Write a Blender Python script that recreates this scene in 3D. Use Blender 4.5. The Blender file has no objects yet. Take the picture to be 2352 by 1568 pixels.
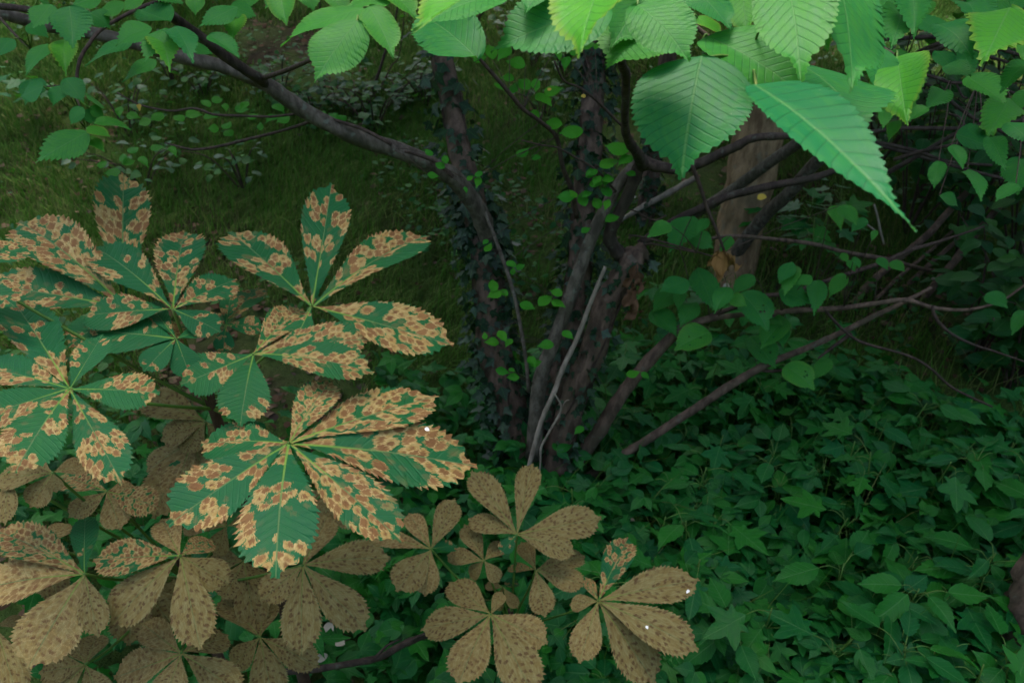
import bpy, math, random
import numpy as np
from mathutils import Vector, Matrix

random.seed(11)
rng = np.random.default_rng(11)
scene = bpy.context.scene
COL = scene.collection
R = math.radians

# ------------------------------------------------------------------ camera
CAM_H, PITCH, LENS = 1.70, 33.0, 28.0
cam_data = bpy.data.cameras.new("camera")
cam_data.lens = LENS
cam_data.sensor_width = 36.0
cam_data.clip_start = 0.02
cam_data.clip_end = 400.0
cam_data.dof.use_dof = True
cam_data.dof.focus_distance = 0.82
cam_data.dof.aperture_fstop = 14.0
cam = bpy.data.objects.new("camera", cam_data)
COL.objects.link(cam)
cam.location = (0, 0, CAM_H)
cam.rotation_euler = (R(90 - PITCH), 0, 0)
scene.camera = cam

# ------------------------------------------------------------------ sky, sun, exposure
SUN_EL, SUN_AZ = 66.0, 350.0          # azimuth clockwise from +Y: the sun stands high in front, above the clump's crown
world = bpy.data.worlds.new("World")
scene.world = world
world.use_nodes = True
wn = world.node_tree
bg = wn.nodes["Background"]
sky = wn.nodes.new("ShaderNodeTexSky")
sky.sky_type = 'NISHITA'
sky.sun_disc = False
sky.sun_elevation = R(SUN_EL)
sky.sun_rotation = R(SUN_AZ)
sky.air_density = 1.0
sky.dust_density = 6.0
sky.ozone_density = 0.5
wn.links.new(sky.outputs[0], bg.inputs[0])
bg.inputs[1].default_value = 0.12
sun_data = bpy.data.lights.new("sun", 'SUN')
sun_data.energy = 1.15
sun_data.angle = R(12)
sun_data.color = (1.0, 0.95, 0.86)
sun = bpy.data.objects.new("sun", sun_data)
COL.objects.link(sun)
_sd = Vector((math.sin(R(SUN_AZ)) * math.cos(R(SUN_EL)), math.cos(R(SUN_AZ)) * math.cos(R(SUN_EL)), math.sin(R(SUN_EL))))
sun.rotation_euler = (-_sd).to_track_quat('-Z', 'Y').to_euler()
scene.view_settings.view_transform = 'Standard'
scene.view_settings.look = 'None'
scene.view_settings.gamma = 1.0
scene.view_settings.exposure = 2.1
scene.render.engine = 'CYCLES'
scene.cycles.use_denoising = True
scene.cycles.max_bounces = 6
scene.cycles.diffuse_bounces = 3
scene.cycles.transmission_bounces = 4
scene.cycles.caustics_reflective = False
scene.cycles.caustics_refractive = False

# ------------------------------------------------------------------ pixels to places (photograph seen at 2352 x 1568)
FPX = LENS / 36.0 * 2352.0
_rot = cam.rotation_euler.to_matrix()
CAM = Vector((0, 0, CAM_H))

def ray(x, y):
    return (_rot @ Vector(((x - 1176) / FPX, -(y - 784) / FPX, -1.0))).normalized()

def PR(x, y, r):                       # at range r
    return CAM + ray(x, y) * r

def PY(x, y, Y):                       # where the ray reaches depth Y in the world
    d = ray(x, y)
    return CAM + d * (Y / d.y)

def sstep(a, b, v):
    t = np.clip((v - a) / (b - a), 0, 1)
    return t * t * (3 - 2 * t)

def gz(x, y):                          # height of the ground
    x = np.asarray(x, float); y = np.asarray(y, float)
    rise = 0.17 * np.maximum(0, y - 2.5) ** 1.05 * (1 - 0.8 * sstep(0.9, 3.5, x))
    rise = 2.2 * np.tanh(rise / 2.2)
    bump = 0.035 * np.sin(x * 2.1 + 0.4 * y) * np.cos(y * 1.7) + 0.018 * np.sin(x * 5.3 + 1.0) * np.sin(y * 4.7 + x)
    side = 0.05 * np.maximum(0, x - 0.6)
    return rise + bump + np.minimum(side, 0.3)

def GH(x, y):                          # where the ray meets the ground
    d = ray(x, y); t = 0.5
    while t < 40:
        p = CAM + d * t
        if p.z <= float(gz(p.x, p.y)):
            break
        t += 0.02
    return p

def pix(p):
    q = _rot.transposed() @ (Vector(p) - CAM)
    return Vector((1176 - q.x / q.z * FPX, 784 + q.y / q.z * FPX))

# ------------------------------------------------------------------ materials
class NT:
    def __init__(self, name):
        self.m = bpy.data.materials.new(name)
        self.m.use_nodes = True
        self.t = self.m.node_tree
        self.t.nodes.clear()
        self.out = self.t.nodes.new("ShaderNodeOutputMaterial")

    def put(self, sock, v):
        if isinstance(v, bpy.types.NodeSocket):
            self.t.links.new(v, sock)
        elif v is not None:
            if isinstance(v, (tuple, list)) and len(v) == 3 and sock.type == 'RGBA':
                v = (*v, 1)
            sock.default_value = v

    def n(self, typ, outs=0, ins=None, **props):
        nd = self.t.nodes.new("ShaderNode" + typ)
        for k, v in props.items():
            setattr(nd, k, v)
        for k, v in (ins or {}).items():
            self.put(nd.inputs[k], v)
        return nd if outs is None else nd.outputs[outs]

    def math(self, op, a, b=None, c=None, clamp=False):
        nd = self.t.nodes.new("ShaderNodeMath"); nd.operation = op; nd.use_clamp = clamp
        for i, v in enumerate((a, b, c)):
            if v is not None:
                self.put(nd.inputs[i], v)
        return nd.outputs[0]

    def mix(self, f, a, b, mode='MIX'):
        nd = self.t.nodes.new("ShaderNodeMix"); nd.data_type = 'RGBA'; nd.blend_type = mode
        self.put(nd.inputs[0], f); self.put(nd.inputs[6], a); self.put(nd.inputs[7], b)
        return nd.outputs[2]

    def step(self, v, a, b, lo=0.0, hi=1.0):
        nd = self.t.nodes.new("ShaderNodeMapRange"); nd.interpolation_type = 'SMOOTHSTEP'
        for i, q in enumerate((v, a, b, lo, hi)):
            self.put(nd.inputs[i], q)
        return nd.outputs[0]

    def xyz(self, x, y, z):
        return self.n("CombineXYZ", 0, {0: x, 1: y, 2: z})

    def leaf(self, color, back, rough, trans, normal, spec=0.4, coat=0.0):
        p = self.n("BsdfPrincipled", 0, {"Base Color": color, "Roughness": rough, "Specular IOR Level": spec, "Normal": normal})
        t = self.n("BsdfTranslucent", 0, {"Color": back, "Normal": normal})
        s = self.n("MixShader", 0, {0: trans, 1: p, 2: t})
        self.t.links.new(s, self.out.inputs[0])
        return self.m

def mat_leaf(name, cool, warm, veins=9, slope=0.75, rough=0.5, trans=0.3, island=False, vein_col=(0.10, 0.26, 0.10), vein_amt=0.35, bump=0.35, spec=0.18, edge=0.0):
    k = NT(name)
    a = k.n("Attribute", None, attribute_name="leaf")
    s = k.n("SeparateXYZ", None, {0: a.outputs["Vector"]})
    ax = k.math('ABSOLUTE', s.outputs[0])
    q = k.math('MULTIPLY', k.math('SUBTRACT', s.outputs[1], k.math('MULTIPLY', ax, slope)), veins)
    fr = k.math('ABSOLUTE', k.math('SUBTRACT', k.math('FRACT', k.math('ADD', q, 50.0)), 0.5))
    lat = k.step(fr, 0.445, 0.485)
    mid = k.step(ax, 0.004, 0.014, 1.0, 0.0)
    vein = k.math('MULTIPLY', lat, 0.7)
    if island:
        rnd = k.n("NewGeometry", "Random Per Island")
    else:
        oi = k.n("ObjectInfo", None)
        rnd = k.n("SeparateColor", 0, {0: oi.outputs["Color"]})
    geo = k.n("TexCoord", "Object")
    no = k.n("TexNoise", 0, {"Vector": a.outputs["Vector"], "Scale": 7.0, "Detail": 4.0})
    f = k.math('ADD', k.math('MULTIPLY', rnd, 0.8), k.math('MULTIPLY', k.math('SUBTRACT', no, 0.5), 0.7), clamp=True)
    base = k.mix(f, cool, warm)
    if edge:
        spk = k.n("TexNoise", 0, {"Vector": a.outputs["Vector"], "Scale": 38.0, "Detail": 2.0})
        base = k.mix(k.step(spk, 0.69, 0.75, 0.0, 0.45), base, (0.20, 0.34, 0.17))
        ed = k.math('MULTIPLY', k.step(k.math('ABSOLUTE', s.outputs[2]), 0.72, 1.0), k.math('MULTIPLY', k.step(rnd, 0.45, 1.0), edge))
        base = k.mix(ed, base, (0.16, 0.27, 0.03))
    base = k.mix(k.math('MULTIPLY', vein, vein_amt), base, vein_col)
    base = k.mix(k.math('MULTIPLY', mid, 0.5), base, (0.09, 0.24, 0.07))
    fine = k.n("TexNoise", 0, {"Vector": a.outputs["Vector"], "Scale": 60.0, "Detail": 2.0})
    hgt = k.math('ADD', k.math('MULTIPLY', k.step(fr, 0.36, 0.5), -0.8), k.math('ADD', k.math('MULTIPLY', fine, 0.35), k.math('MULTIPLY', mid, -1.2)))
    bn = k.n("Bump", 0, {"Strength": bump, "Distance": 0.0015, "Height": hgt})
    back = k.mix(0.55, base, (0.085, 0.34, 0.02))
    rg = k.math('ADD', rough, k.math('MULTIPLY', k.math('SUBTRACT', no, 0.5), 0.25))
    return k.leaf(base, back, rg, trans, bn, spec)

def mat_mined(name):                    # horse chestnut leaflet with leaf-miner blotches; object colour = (hue, coverage, seed)
    k = NT(name)
    a = k.n("Attribute", None, attribute_name="leaf")
    s = k.n("SeparateXYZ", None, {0: a.outputs["Vector"]})
    oi = k.n("ObjectInfo", None)
    oc = k.n("SeparateColor", None, {0: oi.outputs["Color"]})
    hue, cov, seed = oc.outputs[0], oc.outputs[1], oc.outputs[2]
    ax = k.math('ABSOLUTE', s.outputs[0])
    side = k.math('SIGN', s.outputs[0])
    qv = k.math('SUBTRACT', s.outputs[1], k.math('MULTIPLY', ax, 0.8))
    wob = k.n("TexNoise", None, {"Vector": a.outputs["Vector"], "Scale": 30.0, "Detail": 1.0})
    wv = k.n("SeparateColor", None, {0: wob.outputs["Color"]})
    qs = k.math('SUBTRACT', s.outputs[1], k.math('MULTIPLY', ax, 0.4))
    cx = k.math('ADD', k.math('ADD', k.math('MULTIPLY', qs, 14.0), k.math('MULTIPLY', seed, 71.0)), k.math('MULTIPLY', wv.outputs[0], 0.7))
    cy = k.math('ADD', k.math('ADD', k.math('MULTIPLY', ax, 14.5), k.math('MULTIPLY', k.math('ADD', side, 2.0), 13.0)), k.math('MULTIPLY', wv.outputs[1], 0.7))
    vec = k.xyz(cx, cy, 0.0)
    vo = k.n("TexVoronoi", None, {"Vector": vec, "Scale": 1.0, "Randomness": 0.9}, voronoi_dimensions='2D', feature='F1')
    ve = k.n("TexVoronoi", None, {"Vector": vec, "Scale": 1.0, "Randomness": 0.9}, voronoi_dimensions='2D', feature='DISTANCE_TO_EDGE')
    pos = vo.outputs["Position"]
    low = k.n("TexNoise", 0, {"Vector": k.n("Mapping", 0, {"Vector": pos, "Scale": (0.30, 0.15, 1.0)}), "Scale": 1.0, "Detail": 0.8})
    rc = k.n("SeparateColor", None, {0: vo.outputs["Color"]})
    act = k.math('ADD', k.math('MULTIPLY', low, 1.0), k.math('MULTIPLY', k.math('SUBTRACT', rc.outputs[0], 0.5), 0.16))
    thr = k.math('ADD', 0.19, k.math('MULTIPLY', cov, 0.58))
    full = k.step(cov, 0.86, 0.95)
    thr = k.math('ADD', thr, k.math('MULTIPLY', full, 0.25))
    on = k.step(k.math('SUBTRACT', thr, act), 0.0, 0.004)
    rim = k.math('ADD', 0.60, k.math('MULTIPLY', full, 2.0))
    patch = k.math('MULTIPLY', on, k.step(vo.outputs["Distance"], k.math('SUBTRACT', rim, 0.03), rim, 1.0, 0.0))
    # inside a blotch: brown cell hearts, pale rims, papery variation
    heart = k.step(vo.outputs["Distance"], k.math('ADD', 0.08, k.math('MULTIPLY', rc.outputs[1], 0.36)), k.math('ADD', 0.24, k.math('MULTIPLY', rc.outputs[1], 0.36)), 1.0, 0.0)
    sp = k.n("TexVoronoi", None, {"Vector": vec, "Scale": 1.15, "Randomness": 1.0}, voronoi_dimensions='2D', feature='F1')
    spots = k.math('MULTIPLY', k.step(sp.outputs["Distance"], 0.18, 0.42, 1.0, 0.0), k.step(k.n("SeparateColor", 0, {0: sp.outputs["Color"]}), 0.2, 0.6, 0.1, 1.0))
    dots = k.mix(full, k.xyz(heart, heart, heart), k.xyz(spots, spots, spots))
    dots = k.n("SeparateColor", 0, {0: dots})
    pap = k.n("TexNoise", 0, {"Vector": a.outputs["Vector"], "Scale": 9.0, "Detail": 5.0, "Roughness": 0.65})
    tan = k.mix(k.step(pap, 0.3, 0.72), (0.31, 0.200, 0.060), (0.33, 0.275, 0.110))
    tan = k.mix(full, tan, k.mix(k.step(pap, 0.35, 0.68), (0.175, 0.130, 0.040), (0.245, 0.222, 0.090)))
    brown = k.mix(rc.outputs[2], (0.125, 0.050, 0.020), (0.20, 0.100, 0.040))
    brown = k.mix(k.math('MULTIPLY', full, 0.8), brown, (0.060, 0.032, 0.013))
    mine = k.mix(k.math('MULTIPLY', dots, k.math('ADD', 0.55, k.math('MULTIPLY', pap, 0.6))), tan, brown)
    line = k.math('MULTIPLY', k.step(ve.outputs["Distance"], 0.02, 0.08, 0.6, 0.0), k.math('SUBTRACT', 1.0, k.math('MULTIPLY', full, 0.85)))
    mine = k.mix(line, mine, (0.50, 0.38, 0.17))
    # green blade and veins
    fr = k.math('ABSOLUTE', k.math('SUBTRACT', k.math('FRACT', k.math('ADD', k.math('MULTIPLY', qv, 17.0), 50.0)), 0.5))
    lat = k.step(fr, 0.42, 0.5)
    no = k.n("TexNoise", 0, {"Vector": a.outputs["Vector"], "Scale": 5.0, "Detail": 3.0})
    green = k.mix(k.math('ADD', k.math('MULTIPLY', hue, 0.7), k.math('MULTIPLY', k.math('SUBTRACT', no, 0.4), 0.8), clamp=True), (0.008, 0.098, 0.040), (0.014, 0.130, 0.022))
    green = k.mix(k.math('MULTIPLY', lat, 0.16), green, (0.07, 0.22, 0.10))
    faint = k.math('MULTIPLY', k.step(act, thr, k.math('ADD', thr, 0.06), 0.5, 0.0), k.step(vo.outputs["Distance"], 0.15, 0.42, 1.0, 0.0))
    green = k.mix(faint, green, (0.16, 0.13, 0.05))
    base = k.mix(patch, green, mine)
    taper = k.math('ADD', 0.0045, k.math('MULTIPLY', k.math('SUBTRACT', 1.0, s.outputs[1]), 0.0055))
    mid = k.step(ax, k.math('MULTIPLY', taper, 0.5), taper, 1.0, 0.0)
    rib = k.mix(k.step(s.outputs[1], 0.1, 0.6), (0.16, 0.32, 0.05), (0.10, 0.19, 0.07))
    base = k.mix(k.math('MULTIPLY', mid, k.math('SUBTRACT', 0.85, k.math('MULTIPLY', full, 0.45))), base, rib)
    fine = k.n("TexNoise", 0, {"Vector": a.outputs["Vector"], "Scale": 70.0, "Detail": 2.0})
    hgt = k.math('ADD', k.math('MULTIPLY', k.step(fr, 0.3, 0.5), -0.5), k.math('ADD', k.math('MULTIPLY', fine, 0.5), k.math('ADD', k.math('MULTIPLY', mid, -1.0), k.math('MULTIPLY', patch, k.math('SUBTRACT', 0.3, k.math('MULTIPLY', dots, 0.5))))))
    bn = k.n("Bump", 0, {"Strength": 0.45, "Distance": 0.0018, "Height": hgt})
    back = k.mix(patch, k.mix(0.5, green, (0.06, 0.30, 0.02)), k.mix(0.5, mine, (0.35, 0.22, 0.05)))
    rough = k.math('ADD', 0.46, k.math('MULTIPLY', patch, 0.25))
    return k.leaf(base, back, rough, k.math('SUBTRACT', 0.26, k.math('MULTIPLY', patch, 0.1)), bn, 0.16)

def mat_bark(name, c1, c2, c3, scale=30.0, stretch=0.25, rough=0.85, bump=0.5, lichen=0.0):
    k = NT(name)
    co = k.n("TexCoord", "Object")
    mp = k.n("Mapping", 0, {"Vector": co, "Scale": (1, 1, stretch)})
    n1 = k.n("TexNoise", 0, {"Vector": mp, "Scale": scale, "Detail": 6.0, "Roughness": 0.65})
    n2 = k.n("TexNoise", 0, {"Vector": co, "Scale": scale * 0.22, "Detail": 3.0})
    v = k.n("TexVoronoi", 0, {"Vector": mp, "Scale": scale * 1.4})
    c = k.mix(k.step(n1, 0.35, 0.65), c1, c2)
    c = k.mix(k.math('MULTIPLY', k.step(n2, 0.48, 0.7), 0.7), c, c3)
    if lichen:
        n3 = k.n("TexNoise", 0, {"Vector": co, "Scale": scale * 0.9, "Detail": 4.0})
        c = k.mix(k.math('MULTIPLY', k.step(n3, 0.6, 0.68), lichen), c, (0.16, 0.20, 0.15))
    h = k.math('ADD', k.math('MULTIPLY', n1, 1.0), k.math('MULTIPLY', v, 0.6))
    bn = k.n("Bump", 0, {"Strength": bump, "Distance": 0.008, "Height": h})
    p = k.n("BsdfPrincipled", 0, {"Base Color": c, "Roughness": rough, "Specular IOR Level": 0.25, "Normal": bn})
    k.t.links.new(p, k.out.inputs[0])
    return k.m

def mat_island(name, cols, rough=0.8, trans=0.2, spec=0.12, patch=None):
    k = NT(name)
    g = k.n("NewGeometry", "Random Per Island")
    rp = k.n("ValToRGB", None, {0: g})
    cr = rp.color_ramp
    while len(cr.elements) < len(cols):
        cr.elements.new(0.5)
    for i, c in enumerate(cols):
        cr.elements[i].position = i / (len(cols) - 1)
        cr.elements[i].color = (*c, 1)
    c = rp.outputs[0]
    if patch:
        n1 = k.n("TexNoise", 0, {"Vector": k.n("TexCoord", "Object"), "Scale": 1.6, "Detail": 3.0})
        n2 = k.n("TexNoise", 0, {"Vector": k.n("TexCoord", "Object"), "Scale": 6.0, "Detail": 2.0})
        c = k.mix(k.step(n1, 0.42, 0.68, 0.0, 0.75), c, patch)
        c = k.mix(k.step(n2, 0.5, 0.72, 0.0, 0.5), c, (0.020, 0.034, 0.010))
    p = k.n("BsdfPrincipled", 0, {"Base Color": c, "Roughness": rough, "Specular IOR Level": spec})
    t = k.n("BsdfTranslucent", 0, {"Color": c})
    s = k.n("MixShader", 0, {0: trans, 1: p, 2: t})
    k.t.links.new(s, k.out.inputs[0])
    return k.m

def mat_ground():
    k = NT("woodland_soil")
    co = k.n("TexCoord", "Object")
    n1 = k.n("TexNoise", 0, {"Vector": co, "Scale": 1.1, "Detail": 5.0})
    n2 = k.n("TexNoise", 0, {"Vector": co, "Scale": 28.0, "Detail": 6.0, "Roughness": 0.7})
    n3 = k.n("TexNoise", 0, {"Vector": co, "Scale": 140.0, "Detail": 3.0})
    soil = k.mix(n2, (0.012, 0.009, 0.006), (0.05, 0.036, 0.02))
    moss = k.mix(n3, (0.018, 0.042, 0.008), (0.065, 0.115, 0.020))
    c = k.mix(k.step(n1, 0.48, 0.68), moss, soil)
    bn = k.n("Bump", 0, {"Strength": 0.9, "Distance": 0.03, "Height": k.math('ADD', n2, k.math('MULTIPLY', n3, 0.4))})
    p = k.n("BsdfPrincipled", 0, {"Base Color": c, "Roughness": 0.95, "Specular IOR Level": 0.15, "Normal": bn})
    k.t.links.new(p, k.out.inputs[0])
    return k.m

M = {}
M['elm'] = mat_leaf("elm_leaf", (0.007, 0.140, 0.042), (0.075, 0.310, 0.014), veins=13, slope=0.62, rough=0.5, trans=0.36, vein_col=(0.006, 0.062, 0.022), vein_amt=0.95, bump=0.22, spec=0.16, edge=0.8)  # warm end also serves as painted backlight on the topmost leaves
M['mined'] = mat_mined("horse_chestnut_leaflet")
M['sprig'] = mat_leaf("young_elm_leaf", (0.016, 0.200, 0.014), (0.085, 0.350, 0.010), veins=10, slope=0.6, rough=0.5, trans=0.4, vein_amt=0.3, bump=0.4)
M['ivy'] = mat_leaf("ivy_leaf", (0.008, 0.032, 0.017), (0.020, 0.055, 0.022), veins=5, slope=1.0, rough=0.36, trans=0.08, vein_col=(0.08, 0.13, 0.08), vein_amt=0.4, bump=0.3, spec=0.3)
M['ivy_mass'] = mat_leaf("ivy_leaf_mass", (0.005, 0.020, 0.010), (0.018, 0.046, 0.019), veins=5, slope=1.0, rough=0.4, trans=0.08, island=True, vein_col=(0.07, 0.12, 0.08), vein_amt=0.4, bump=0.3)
M['cover'] = mat_leaf("seedling_leaf", (0.004, 0.092, 0.022), (0.022, 0.175, 0.010), veins=7, slope=0.8, rough=0.42, trans=0.25, vein_amt=0.25, spec=0.17)
M['cover_mass'] = mat_leaf("ground_cover_leaf", (0.003, 0.072, 0.017), (0.017, 0.150, 0.009), veins=7, slope=0.8, rough=0.42, trans=0.22, island=True, vein_amt=0.2, spec=0.17)
M['bush'] = mat_leaf("shrub_leaf", (0.005, 0.070, 0.020), (0.024, 0.130, 0.008), veins=9, slope=0.7, rough=0.5, trans=0.3, vein_amt=0.2)
M['bush_mass'] = mat_leaf("shrub_leaf_mass", (0.004, 0.056, 0.018), (0.024, 0.115, 0.008), veins=9, slope=0.7, rough=0.52, trans=0.28, island=True, vein_amt=0.2)
M['sun_mass'] = mat_leaf("sun_toned_bush_leaf", (0.08, 0.26, 0.02), (0.20, 0.40, 0.05), veins=9, slope=0.7, rough=0.5, trans=0.4, island=True, vein_amt=0.2)  # leaf colour lightened to stand for sunlight in the far gaps
M['bramble'] = mat_leaf("bramble_leaf", (0.010, 0.050, 0.026), (0.025, 0.090, 0.034), veins=9, slope=0.7, rough=0.5, trans=0.15, vein_amt=0.3, spec=0.3)
M['shade_crown'] = mat_island("canopy_foliage", [(0.02, 0.07, 0.015), (0.03, 0.10, 0.02), (0.045, 0.13, 0.02)], 0.6, 0.25)
M['grass'] = mat_island("woodland_grass", [(0.036, 0.105, 0.010), (0.062, 0.150, 0.016), (0.045, 0.160, 0.016), (0.095, 0.170, 0.026), (0.190, 0.210, 0.070)], 0.7, 0.25, patch=(0.034, 0.125, 0.012))
M['litter'] = mat_island("leaf_litter", [(0.030, 0.017, 0.009), (0.060, 0.034, 0.018), (0.085, 0.055, 0.032), (0.12, 0.085, 0.055), (0.05, 0.04, 0.03)], 0.85, 0.1)
M['dry'] = mat_island("dry_dead_leaf", [(0.09, 0.042, 0.022), (0.13, 0.070, 0.038), (0.17, 0.105, 0.058)], 0.75, 0.2)
M['dry_ochre'] = mat_island("ochre_dead_leaf", [(0.17, 0.10, 0.03), (0.24, 0.14, 0.045)], 0.75, 0.2)
M['yellow'] = mat_island("yellowed_leaf", [(0.42, 0.30, 0.03), (0.50, 0.40, 0.08)], 0.6, 0.3)
M['pale'] = mat_island("bleached_leaf", [(0.35, 0.33, 0.24), (0.48, 0.46, 0.36)], 0.7, 0.25)
M['dropping'] = mat_island("bird_dropping", [(0.8, 0.8, 0.78), (0.85, 0.85, 0.8)], 0.7, 0.0)
M['bark_grey'] = mat_bark("grey_elm_bark", (0.048, 0.040, 0.028), (0.140, 0.120, 0.090), (0.064, 0.060, 0.038), 55, 0.5, 0.7, 0.35, 0.5)
M['bark_dark'] = mat_bark("dark_elm_bark", (0.022, 0.016, 0.012), (0.062, 0.046, 0.034), (0.040, 0.036, 0.024), 60, 0.4, 0.8, 0.5, 0.25)
M['bark_brown'] = mat_bark("brown_bark", (0.055, 0.037, 0.025), (0.145, 0.100, 0.068), (0.070, 0.060, 0.035), 45, 0.3, 0.85, 0.6, 0.2)
M['bark_tan'] = mat_bark("tan_trunk_bark", (0.14, 0.090, 0.045), (0.34, 0.235, 0.125), (0.12, 0.105, 0.055), 26, 0.3, 0.85, 1.0, 0.3)
M['twig'] = mat_bark("twig_bark", (0.030, 0.020, 0.014), (0.075, 0.052, 0.038), (0.050, 0.040, 0.028), 80, 0.5, 0.8, 0.3)
M['deadwood'] = mat_bark("bleached_deadwood", (0.16, 0.135, 0.10), (0.30, 0.26, 0.20), (0.20, 0.18, 0.13), 50, 0.3, 0.85, 0.5)
M['stalk'] = mat_bark("green_stalk", (0.055, 0.13, 0.022), (0.10, 0.20, 0.035), (0.12, 0.14, 0.03), 40, 0.5, 0.5, 0.1)
M['sapling_bark'] = mat_bark("sapling_bark", (0.040, 0.020, 0.014), (0.085, 0.050, 0.034), (0.05, 0.04, 0.025), 60, 0.5, 0.75, 0.4)
M['soil'] = mat_ground()

# ------------------------------------------------------------------ mesh helpers
def make_mesh(name, v, f, mat, leaf=None, smooth=True):
    """v (n,3); f: list of index tuples, or array (k,3)/(k,4)"""
    me = bpy.data.meshes.new(name)
    v = np.asarray(v, np.float32)
    if isinstance(f, np.ndarray):
        k, c = f.shape
        me.vertices.add(len(v)); me.vertices.foreach_set("co", v.ravel())
        me.loops.add(k * c); me.loops.foreach_set("vertex_index", f.astype(np.int32).ravel())
        me.polygons.add(k); me.polygons.foreach_set("loop_start", np.arange(0, k * c, c, dtype=np.int32))
        me.update(calc_edges=True)
    else:
        me.from_pydata(v.tolist(), [], f)
    if smooth:
        me.polygons.foreach_set("use_smooth", np.ones(len(me.polygons), bool))
    if leaf is not None:
        at = me.attributes.new("leaf", 'FLOAT_VECTOR', 'POINT')
        at.data.foreach_set("vector", np.asarray(leaf, np.float32).ravel())
    me.materials.append(mat)
    return me

def obj(name, me, parent=None, color=None):
    o = bpy.data.objects.new(name, me)
    COL.objects.link(o)
    if parent is not None:
        o.parent = parent
        o.matrix_parent_inverse = Matrix.Translation(-Vector(parent["at"])) if "at" in parent else Matrix.Identity(4)
    if color is not None:
        o.color = color
    return o

def thing(name, label, cat, loc, group=None):
    o = bpy.data.objects.new(name, None)
    COL.objects.link(o)
    o.location = loc
    o.empty_display_size = 0.05
    o["at"] = tuple(loc)
    o["label"] = label; o["category"] = cat
    if group:
        o["group"] = group
    return o

def tag(o, label, cat, group=None):
    o["label"] = label; o["category"] = cat
    if group:
        o["group"] = group
    return o

def spline(pts, rad, sub=6):
    pts = [Vector(p) for p in pts]
    if len(pts) == 2:
        pts = [pts[0], (pts[0] + pts[1]) / 2, pts[1]]; rad = [rad[0], (rad[0] + rad[1]) / 2, rad[1]]
    P = [pts[0] * 2 - pts[1]] + pts + [pts[-1] * 2 - pts[-2]]
    out, rr = [], []
    for i in range(1, len(P) - 2):
        for s in range(sub):
            t = s / sub
            a, b, c, d = P[i - 1], P[i], P[i + 1], P[i + 2]
            out.append(0.5 * ((2 * b) + (c - a) * t + (2 * a - 5 * b + 4 * c - d) * t * t + (3 * b - a - 3 * c + d) * t ** 3))
            rr.append(rad[i - 1] * (1 - t) + rad[i] * t)
    out.append(pts[-1]); rr.append(rad[-1])
    return out, rr

def tube(pts, rad, seg=9, sub=6, rough=0.06, knots=0.0, close=True):
    p, r = spline(pts, rad, sub)
    v, f = [], []
    up = Vector((0.3, 1, 0.2))
    ph = random.random() * 50
    for i, c in enumerate(p):
        d = (p[min(i + 1, len(p) - 1)] - p[max(i - 1, 0)]).normalized()
        a = (up - d * up.dot(d)).normalized(); b = d.cross(a); up = a
        kn = 1 + (knots * max(0, math.sin(i * 1.7 + ph)) ** 6)
        for j in range(seg):
            th = 2 * math.pi * j / seg
            q = r[i] * kn * (1 + rough * math.sin(3 * th + i * 0.7 + ph) + rough * random.uniform(-1, 1))
            v.append(c + a * math.cos(th) * q + b * math.sin(th) * q)
    n = len(p)
    for i in range(n - 1):
        for j in range(seg):
            f.append((i * seg + j, i * seg + (j + 1) % seg, (i + 1) * seg + (j + 1) % seg, (i + 1) * seg + j))
    if close:
        f.append(tuple(range(seg))[::-1]); f.append(tuple((n - 1) * seg + j for j in range(seg)))
    return [tuple(x) for x in v], f

def tube_obj(name, pts, rad, mat, parent, **kw):
    v, f = tube(pts, rad, **kw)
    return obj(name, make_mesh(name, v, f, mat), parent)

def join(parts):
    V, F, n = [], [], 0
    for v, f in parts:
        V += list(v); F += [tuple(i + n for i in q) for q in f]; n += len(v)
    return V, F

# ------------------------------------------------------------------ leaf shapes (base at 0, tip at y=1, upper side +z)
def blade(profile, n=60, m=5, teeth=26, amp=0.03, arch=0.06, fold=0.1, droop=0.0, ripple=0.006, twist=0.0, skew=0.0, wave=0.02, holes=0, seed=0, bend=0.0):
    r = random.Random(seed)
    ph = r.random() * 6
    V, L = [], []
    for i in range(n + 1):
        t = i / n
        w = profile(t)
        for j in range(-m, m + 1):
            s = j / m
            ww = w * (1 + skew * (1 if s > 0 else -1) * (1 - t))
            x = s * ww
            y = t
            if abs(j) == m and 0 < i < n:
                ft = (t * teeth) % 1.0
                big = 1 + 0.6 * ((t * teeth * 0.5 + ph) % 1.0)
                saw = (ft if ft < 0.72 else (1 - ft) / 0.28 * 0.72)
                k = amp * big * saw * min(1, t * 5) * (0.5 + 0.5 * min(1, w * 8)) * (0.75 + 0.5 * r.random())
                x += k * (1 if s > 0 else -1); y += k * 0.8
            z = arch * 4 * t * (1 - t) - droop * t * t + fold * abs(x) * (1 - 0.4 * t)
            z += ripple * math.sin((t - 0.8 * abs(x)) * 13 * 2 * math.pi) * abs(s)
            z += wave * math.sin(t * 7 + ph + (1.5 if s > 0 else 0)) * s * s
            z += twist * x * t
            x2 = x + bend * t * t
            V.append((x2, y, z)); L.append((x, t, s))
    c = 2 * m + 1
    F = np.array([(i * c + j, i * c + j + 1, (i + 1) * c + j + 1, (i + 1) * c + j) for i in range(n) for j in range(c - 1)])
    if holes:
        V2 = np.array(L); keep = np.ones(len(F), bool)
        for _ in range(holes):
            hx, hy, hr = r.uniform(-0.22, 0.22), r.uniform(0.3, 0.75), r.uniform(0.02, 0.035)
            cen = V2[F].mean(axis=1)
            keep &= ((cen[:, 0] - hx) ** 2 + (cen[:, 1] - hy) ** 2) > hr * hr
        F = F[keep]
    return np.array(V), F, np.array(L)

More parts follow.
